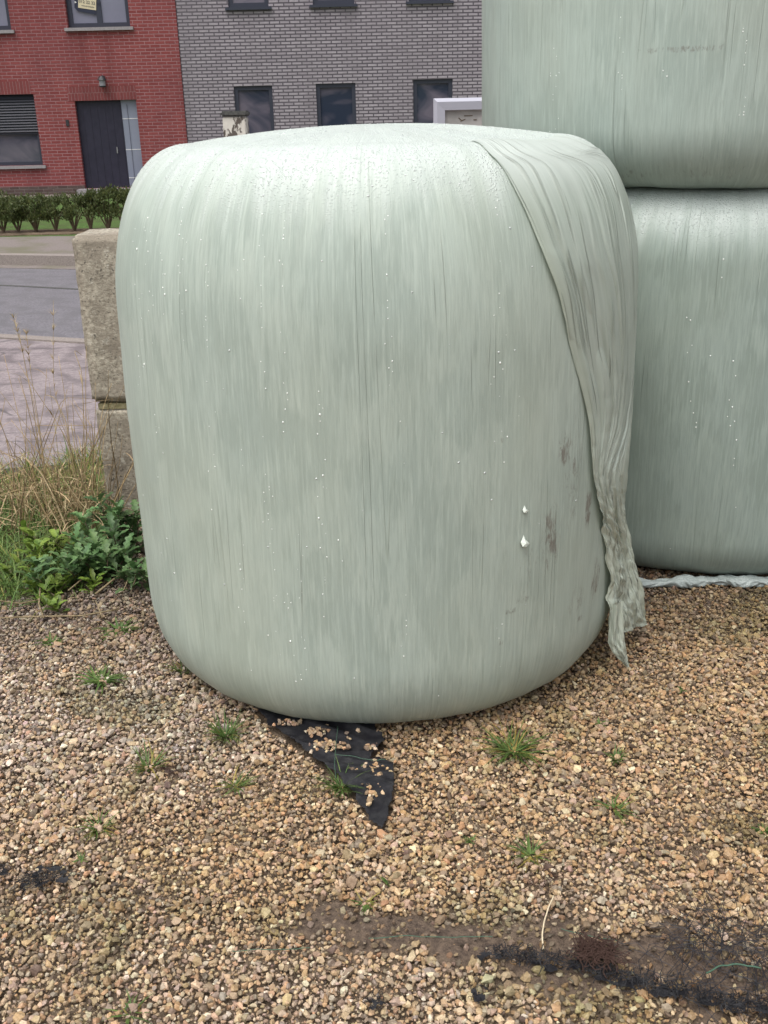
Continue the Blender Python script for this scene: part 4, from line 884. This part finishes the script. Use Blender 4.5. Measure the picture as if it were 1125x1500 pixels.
def stones(BV, BF, x, y, z, size, seed):
    rr = np.random.default_rng(seed); n = len(x); SV = stone_variants(BV, 40, rr)[rr.integers(0, 40, n)]
    tx = rr.normal(0, .35, n); ty = rr.normal(0, .35, n); a = rr.uniform(0, 2 * PI, n)
    ca, sa = np.cos(a), np.sin(a); cx_, sx_ = np.cos(tx), np.sin(tx); cy_, sy_ = np.cos(ty), np.sin(ty)
    vx, vy, vz = SV[..., 0], SV[..., 1], SV[..., 2]
    vx, vy = vx * ca[:, None] - vy * sa[:, None], vx * sa[:, None] + vy * ca[:, None]
    vy, vz = vy * cx_[:, None] - vz * sx_[:, None], vy * sx_[:, None] + vz * cx_[:, None]
    vx, vz = vx * cy_[:, None] + vz * sy_[:, None], -vx * sy_[:, None] + vz * cy_[:, None]
    V = np.stack([vx, vy, vz], -1) * size[:, None, None] + np.stack([x, y, z], -1)[:, None]
    # colour: warmer to the right and the front, greyer on the left, browner near the right bale
    warm = np.clip(.52 + (x + .3) * .45 - .25 * (y - 2) * (x < .2) + (fbm(x * 2.2, y * 2.2, 3, 40) - .5) * 1.6, 0, 1)
    far = ss(2.3, 3.3, y); w0 = np.array([1.0, .9, .9, .5, .9, .55, .3, .5, .8]); W1 = np.array([1.5, .9, 1.1, .7, .5, .35, .35, 1.0, .5])
    Wt = w0[None] * (1 - warm[:, None]) + W1[None] * warm[:, None]; Wt[:, 3] += far * .9; Wt[:, 6] += far * .5; Wt[:, 5] *= 1 - .6 * far
    cum = np.cumsum(Wt, 1); cum /= cum[:, -1:]; pi = (rr.random(n)[:, None] > cum).sum(1).clip(0, 8)
    c_ = PAL[pi] * rr.uniform(.72, 1.22, (n, 1)) * (1 + rr.normal(0, .035, (n, 3)))
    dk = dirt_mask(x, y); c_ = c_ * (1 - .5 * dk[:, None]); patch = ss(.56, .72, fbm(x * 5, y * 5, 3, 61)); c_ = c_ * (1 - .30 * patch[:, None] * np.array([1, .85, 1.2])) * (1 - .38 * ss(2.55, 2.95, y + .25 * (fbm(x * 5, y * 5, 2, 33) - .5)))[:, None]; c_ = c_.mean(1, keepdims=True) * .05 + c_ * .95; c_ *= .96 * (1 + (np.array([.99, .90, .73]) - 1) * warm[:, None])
    C_ = np.repeat(np.clip(c_, .02, .85)[:, None], BV.shape[0], 1)
    F = (BF[None] + (np.arange(n) * len(BV))[:, None, None]).reshape(-1, 3)
    return V.reshape(-1, 3), F, C_.reshape(-1, 3)
def scatter(cell, ymin, ymax, seed, layers=1):
    rr = np.random.default_rng(seed); xs_ = np.arange(-2.3, 2.5, cell); ys_ = np.arange(ymin, ymax, cell); X_, Y_ = np.meshgrid(xs_, ys_)
    x = (X_ + rr.uniform(-.55, .55, X_.shape) * cell).ravel(); y = (Y_ + rr.uniform(-.55, .55, X_.shape) * cell).ravel()
    k_ = np.abs(x - .0) < .60 * y + .36
    k_ &= np.hypot(x - BX, y - BY) > .50; k_ &= np.hypot(x - 1.2, y - 3.83) > .55
    k_ &= ~((x < -1.0 - .35 * (y - 3.0) + .3 * (fbm(x * 5, y * 5, 2, 2) - .5)) & (y > 3.05 + .25 * (fbm(x * 4, y * 0, 2, 8) - .5)))
    k_ &= ~((x < .2) & (y > 3.85))
    k_ &= ~(inpoly(FAB, x, y))
    dk = dirt_mask(x, y); k_ &= rr.random(len(x)) > dk * .70
    return x[k_], y[k_], rr
parts = []
for (BV, BF, y0, y1, cell, seed) in ((AV, AF, 1.12, 4.3, .0091, 2), (KV, KF, 1.12, 3.6, .0090, 3)):
    x, y, rr = scatter(cell, y0, y1, seed); n = len(x)
    size = np.clip(rr.lognormal(math.log(.0064 if seed == 2 else .0033), .36, n), .0020, .0160) * np.where((fbm(x * 4, y * 4, 2, 77) > .52), 1.0, .88)
    z = (-.007 if seed == 3 else .0005) + gz(x, y) - .003 + rr.uniform(-.006, .006, n) + size * .25 + .006 * (fbm(x * 14, y * 14, 2, 91) - .5) + .0045 * dirt_mask(x, y)
    parts.append(stones(BV, BF, x, y, z, size, seed + 10))
# some stones lying on the cloth
rr = np.random.default_rng(5); sx, sy = [], []
for (px, py, rx, ry, n) in ((465, 1072, 14, 5, 26), (478, 1092, 22, 7, 60), (552, 1132, 12, 16, 46), (535, 1125, 18, 4, 22), (542, 1158, 7, 10, 18), (560, 1150, 5, 12, 14), (420, 1060, 20, 4, 24), (545, 1093, 8, 5, 10), (475, 1068, 5, 4, 6), (520, 1075, 30, 8, 6), (540, 1172, 3, 6, 5)):
    for _ in range(n):
        p = atZ(px + rr.normal(0, rx * .6), py + rr.normal(0, ry * .6), .02); sx.append(p[0]); sy.append(p[1])
sx = np.array(sx); sy = np.array(sy); n = len(sx); parts.append(stones(AV, AF, sx, sy, .024 + gz(sx, sy) + rr.uniform(-.003, .003, n), np.clip(rr.lognormal(math.log(.006), .3, n), .003, .012), 77))
o = 0; Vs, Fs, Cs = [], [], []
for V, F, C_ in parts: Vs.append(V); Fs.append(F + o); Cs.append(C_); o += len(V)
gr = mk('gravel', np.concatenate(Vs), np.concatenate(Fs), M['stone'], None, False, cols=np.concatenate(Cs)); tag(gr, 'loose tan and grey crushed stone covering the yard', 'gravel', kind='stuff')

# ------------------------------------------------------------ verge plants at left
L = Leaves(); rr = np.random.default_rng(21)
for i in range(4600):
    px = rr.uniform(-60, 150); py = 890 - rr.random() ** .8 * 200 - max(0, px - 60) * .4 + 10 * math.sin(px * .11)
    p = atZ(px, py, 0)
    dry = rr.random() < (.10 + .38 * ss(790, 710, py))
    blade(L, (p[0], p[1], -.01), rr.uniform(0, 6.3), rr.uniform(.05, .15), rr.uniform(.1, .8), rr.uniform(.3, 1.4), rr.uniform(.0012, .0026), (jit(.35) * 1.25 if not dry else np.array([3.2, 1.9, 2.2]) * rr.uniform(.6, 1.1)), 6, rr.normal(0, .01))
tag(L.build('verge_grass', M['grass']), 'green grass mixed with dead blades covering the verge at left', 'grass', kind='stuff')
L = Leaves()
for i in range(170):
    px = rr.uniform(-60, 135); py = rr.uniform(715, 790); p = atZ(px, py, 0); p[2] = rr.uniform(.0, .07)
    a = rr.normal(.2, .7) + (PI if rr.random() < .5 else 0); ln_ = rr.uniform(.10, .32); e_ = rr.normal(.05, .25)
    d = np.array([math.cos(a), math.sin(a) * .8, e_]); t_ = np.linspace(0, 1, 7)[:, None]; P = p + d * ln_ * t_ + np.array([0, 0, -1.0]) * .08 * (t_ - .3) ** 2; P[:, 2] = np.maximum(P[:, 2], .004)
    L.strip(P, .0020 * (1 - np.linspace(0, 1, 7) ** 2) + .0005, jit(.3), .2)
tag(L.build('straw', M['dry']), 'tangle of matted dead straw on the verge', 'straw', kind='stuff')

def lobed(L, base, az, length, lean, droop, w_, col, lobes=5, depth=.45, n=22):
    t_ = np.linspace(0, 1, n); d = np.array([math.cos(az), math.sin(az), 0]); a = lean + droop * t_; st = length / (n - 1)
    r = np.cumsum(np.sin(a)) * st; z = np.cumsum(np.cos(a)) * st; P = np.asarray(base) + r[:, None] * d + z[:, None] * np.array([0, 0, 1.0]); P[:, 2] = np.maximum(P[:, 2], .01)
    env = np.sin(PI * np.clip(t_ ** .75, 0, 1)) ** .7 * (.35 + .65 * t_); W = w_ * env * (1 - depth * (.5 + .5 * np.cos(2 * PI * lobes * t_))) + .0006
    W = np.where(t_ < .15, .0012, W); L.strip(P, W, col, .35)
def plant(name, spec, label, cat, m, n, length, w_, lobes, depth, seed, hgt=.0, group=None, tall=0):
    px, py = spec; rr = np.random.default_rng(seed); c0 = c_ = atZ(px, py, 0); e = empty(name, (c_[0], c_[1], 0), label, cat, group)
    L = Leaves(); ns = 8
    for s_ in range(ns):
        b = MB()
        aa = rr.uniform(0, 6.3); c_ = c0 + np.array([rr.normal(0, .045), rr.normal(0, .045), 0]); top = c_ + np.array([math.cos(aa) * .05, math.sin(aa) * .05, hgt * rr.uniform(.6, 1)]); mid = (c_ + top) / 2 + [.01, 0, .01]
        b.tube([c_, mid, top], [.003, .0025, .0015], 5)
        for i in range(n // ns):
            f = (i + .5) / (n // ns); p = c_ * (1 - f) + top * f; az = i * 2.4 + aa + rr.normal(0, .2)
            lobed(L, p, az, length * rr.uniform(.6, 1.15), rr.uniform(.3, .9) * (1.2 - .5 * f), rr.uniform(.5, 1.3), w_ * rr.uniform(.8, 1.2), jit(.45, .05), lobes, depth)
        b.build('stem', M['stem'], e)
    L.build('foliage', m, e); return e
GW = 'broad leaved weeds on the verge'
plant('leafy_weed', (183, 812), 'bluish green lobed weed squeezed between the lower block and the bale', 'weed', M['ragwort'], 150, .075, .024, 4, .5, 1, .19, GW)
plant('leafy_weed', (150, 838), 'bluish green ragged weed in front of the lower block corner', 'weed', M['ragwort'], 140, .072, .023, 4, .5, 2, .11, GW)
plant('leafy_weed', (188, 858), 'dark blue green weed lowest beside the bale edge', 'weed', M['ragwort'], 90, .062, .02, 4, .5, 3, .08, GW)
plant('leafy_weed', (112, 850), 'dark green weed left of the bluish ones', 'weed', M['ragwort'], 120, .068, .021, 3, .45, 4, .10, GW)
plant('leafy_weed', (75, 822), 'yellow green broad leaved weed under the bent straw stem', 'weed', M['dock'], 60, .072, .021, 2, .2, 5, .10, GW)
plant('leafy_weed', (72, 878), 'bright yellow green weed spilling onto the gravel', 'weed', M['dock'], 90, .058, .016, 3, .3, 6, .05, GW)
plant('leafy_weed', (30, 845), 'small pale weed among the grass near the left picture edge', 'weed', M['dock'], 60, .052, .014, 2, .25, 8, .06, GW)

def drystem(name, stems, label, seed):
    rr = np.random.default_rng(seed); L = Leaves(); b = MB(); base = None; me_c = []
    for (pts, Yd, r, seeds) in stems:
        P = np.array([atY(a, b_, Yd + .04 * k_) for k_, (a, b_) in enumerate(pts)]); P[0, 2] = 0 if P[0, 2] < .15 else P[0, 2]
        n = len(P); t_ = np.linspace(0, n - 1, (n - 1) * 6 + 1); Q = np.stack([np.interp(t_, range(n), P[:, k_]) for k_ in range(3)], 1)
        for _ in range(2): Q[1:-1] = .25 * Q[:-2] + .5 * Q[1:-1] + .25 * Q[2:]
        b.tube(Q, np.linspace(r, r * .45, len(Q)), 5)
        if seeds:
            for k_ in range(45):
                f = rr.uniform(.72, 1); q_ = Q[int(f * (len(Q) - 1))]; blade(L, q_, rr.uniform(0, 6.3), .03, rr.uniform(.1, .6), .5, .0009, jit(.2) * 1.1, 4)
        for k_ in range(2):
            q_ = Q[int(rr.uniform(.2, .7) * (len(Q) - 1))]; blade(L, q_, rr.uniform(0, 6.3), rr.uniform(.08, .2), rr.uniform(.4, 1.0), rr.uniform(.8, 1.8), .002, jit(.25), 7)
    V0 = np.concatenate(b.v); F0 = [tuple(f) for f in b.f]; LV_, LF_, LC = np.concatenate(L.V), np.concatenate(L.F), np.concatenate(L.C)
    return tag(mk(name, np.concatenate([V0, LV_]), F0 + [tuple(f + len(V0)) for f in LF_], M['dry'], None, True, cols=np.concatenate([np.ones((len(V0), 3)) * rr.uniform(.8, 1.0), LC])), label, 'dry stalks', 'dead grass stalks on the verge')
drystem('dry_stalks', [([(75, 790), (62, 700), (48, 590), (30, 500), (18, 460)], 3.75, .0022, True), ([(80, 790), (60, 640), (44, 540), (38, 480)], 3.8, .0016, True), ([(95, 800), (84, 650), (72, 560)], 3.7, .0014, False), ([(110, 780), (90, 720), (60, 650), (20, 600), (-10, 560)], 3.8, .0016, False)],
        'tallest feathery dry grass stalks rising in front of the road', 31)
drystem('dry_stalks', [([(130, 770), (112, 700), (100, 640), (78, 570), (78, 440)], 3.75, .0016, True), ([(128, 770), (124, 680), (122, 600), (120, 545), (108, 512), (120, 520)], 3.72, .0022, False), ([(140, 760), (105, 690), (98, 620), (80, 582), (66, 578)], 3.7, .0025, False), ([(135, 770), (133, 640), (128, 600)], 3.78, .0016, False)],
        'brown bent dry stalks leaning beside the edge of the concrete blocks', 32)
drystem('dry_stalks', [([(110, 800), (92, 760), (75, 720), (60, 692), (28, 662)], 3.45, .0042, False), ([(134, 765), (128, 730), (112, 670), (104, 620)], 3.5, .0032, False), ([(100, 800), (85, 765), (70, 740)], 3.42, .003, False), ([(95, 780), (50, 740), (-10, 715)], 3.6, .0018, False), ([(-20, 700), (30, 668), (45, 660), (60, 690)], 3.6, .002, False), ([(30, 760), (38, 700), (32, 690)], 3.6, .0016, False), ([(70, 760), (115, 700), (132, 645)], 3.5, .002, False), ([(165, 800), (150, 762), (120, 740), (85, 690)], 3.4, .0022, False)],
        'thick pale yellow broken straw stalks crossing above the weeds', 33)
def stalks(name, x0, x1, y0, y1, n, hmin, hmax, label, seed):
    rr = np.random.default_rng(seed); b = MB(); L = Leaves()
    for i in range(n):
        p = atZ(rr.uniform(x0, x1), rr.uniform(y0, y1), 0); h = hmin + (hmax - hmin) * rr.random() ** 1.6; az = rr.uniform(0, 6.3); ln_ = rr.uniform(.1, .75); P = [p]; d = np.array([math.cos(az) * ln_, math.sin(az) * ln_ * .6, 1.0]); d /= np.linalg.norm(d)
        brk = rr.integers(2, 6) if rr.random() < .45 else 99
        for k_ in range(6):
            if k_ == brk: d = np.array([rr.normal(0, 1), rr.normal(0, .5), rr.uniform(-.7, .3)]); d /= np.linalg.norm(d)
            d = d + rr.normal(0, .06, 3); d /= np.linalg.norm(d); P.append(P[-1] + d * h / 6)
        P = np.array(P); P[:, 2] = np.maximum(P[:, 2], .005); b.tube(P, np.linspace(rr.uniform(.0014, .0032), .0008, 7), 5)
        if rr.random() < .5: blade(L, P[rr.integers(1, 5)], rr.uniform(0, 6.3), rr.uniform(.06, .18), rr.uniform(.3, 1.0), rr.uniform(.8, 1.8), .0018, jit(.3), 7)
    V0 = np.concatenate(b.v); cc = np.repeat(rr.uniform(.38, 1.15, n), 35)[:, None] * np.ones(3) * np.array([1, .95, .9])
    return tag(mk(name, np.concatenate([V0, np.concatenate(L.V)]), [tuple(f) for f in b.f] + [tuple(f + len(V0)) for f in np.concatenate(L.F)], M['dry'], None, True, cols=np.concatenate([cc, np.concatenate(L.C)])), label, 'dry stalks', 'dead grass stalks on the verge')
stalks('dry_stalks', 95, 175, 745, 800, 60, .2, .75, 'dense brown tangle of thin stalks against the lower concrete block', 41)
stalks('dry_stalks', 30, 100, 740, 800, 56, .2, .72, 'loose clump of thin leaning stalks in the middle of the verge', 42)
stalks('dry_stalks', -50, 30, 730, 800, 46, .15, .6, 'thin dry stalks spreading out from the left picture edge', 43)
def stick(pts, r, label):
    P = np.array([atZ(a, b_, z) for a, b_, z in pts]); b = MB(); b.tube(P, r, 6); return tag(b.build('twig', M['dry'], None, True, cols=np.full((len(P) * 6, 3), .62)), label, 'twig', 'dead twigs lying between verge and gravel')
stick([(140, 870, .02), (165, 850, .03), (190, 835, .035), (208, 815, .03)], .004, 'thick grey twig lying from the weeds to the bale foot')
stick([(0, 905, .02), (60, 903, .015), (120, 902, .018), (175, 892, .02)], .0025, 'long pale straw lying across the gravel below the verge')
stick([(0, 880, .02), (30, 884, .02), (60, 878, .025)], .0025, 'straw at the left picture edge below the grass')
stick([(100, 865, .03), (118, 850, .04), (132, 842, .03)], .0022, 'short twig under the yellow green weed')
stick([(180, 868, .02), (190, 842, .05), (212, 835, .05)], .0020, 'thin bent twig beside the bale foot')
stick([(60, 850, .05), (57, 885, .03), (64, 905, .02)], .0028, 'short upright pale stalk leaning on the gravel edge')
stick([(138, 893, .02), (140, 880, .03), (150, 905, .015)], .0018, 'small forked straw on the dark gravel')
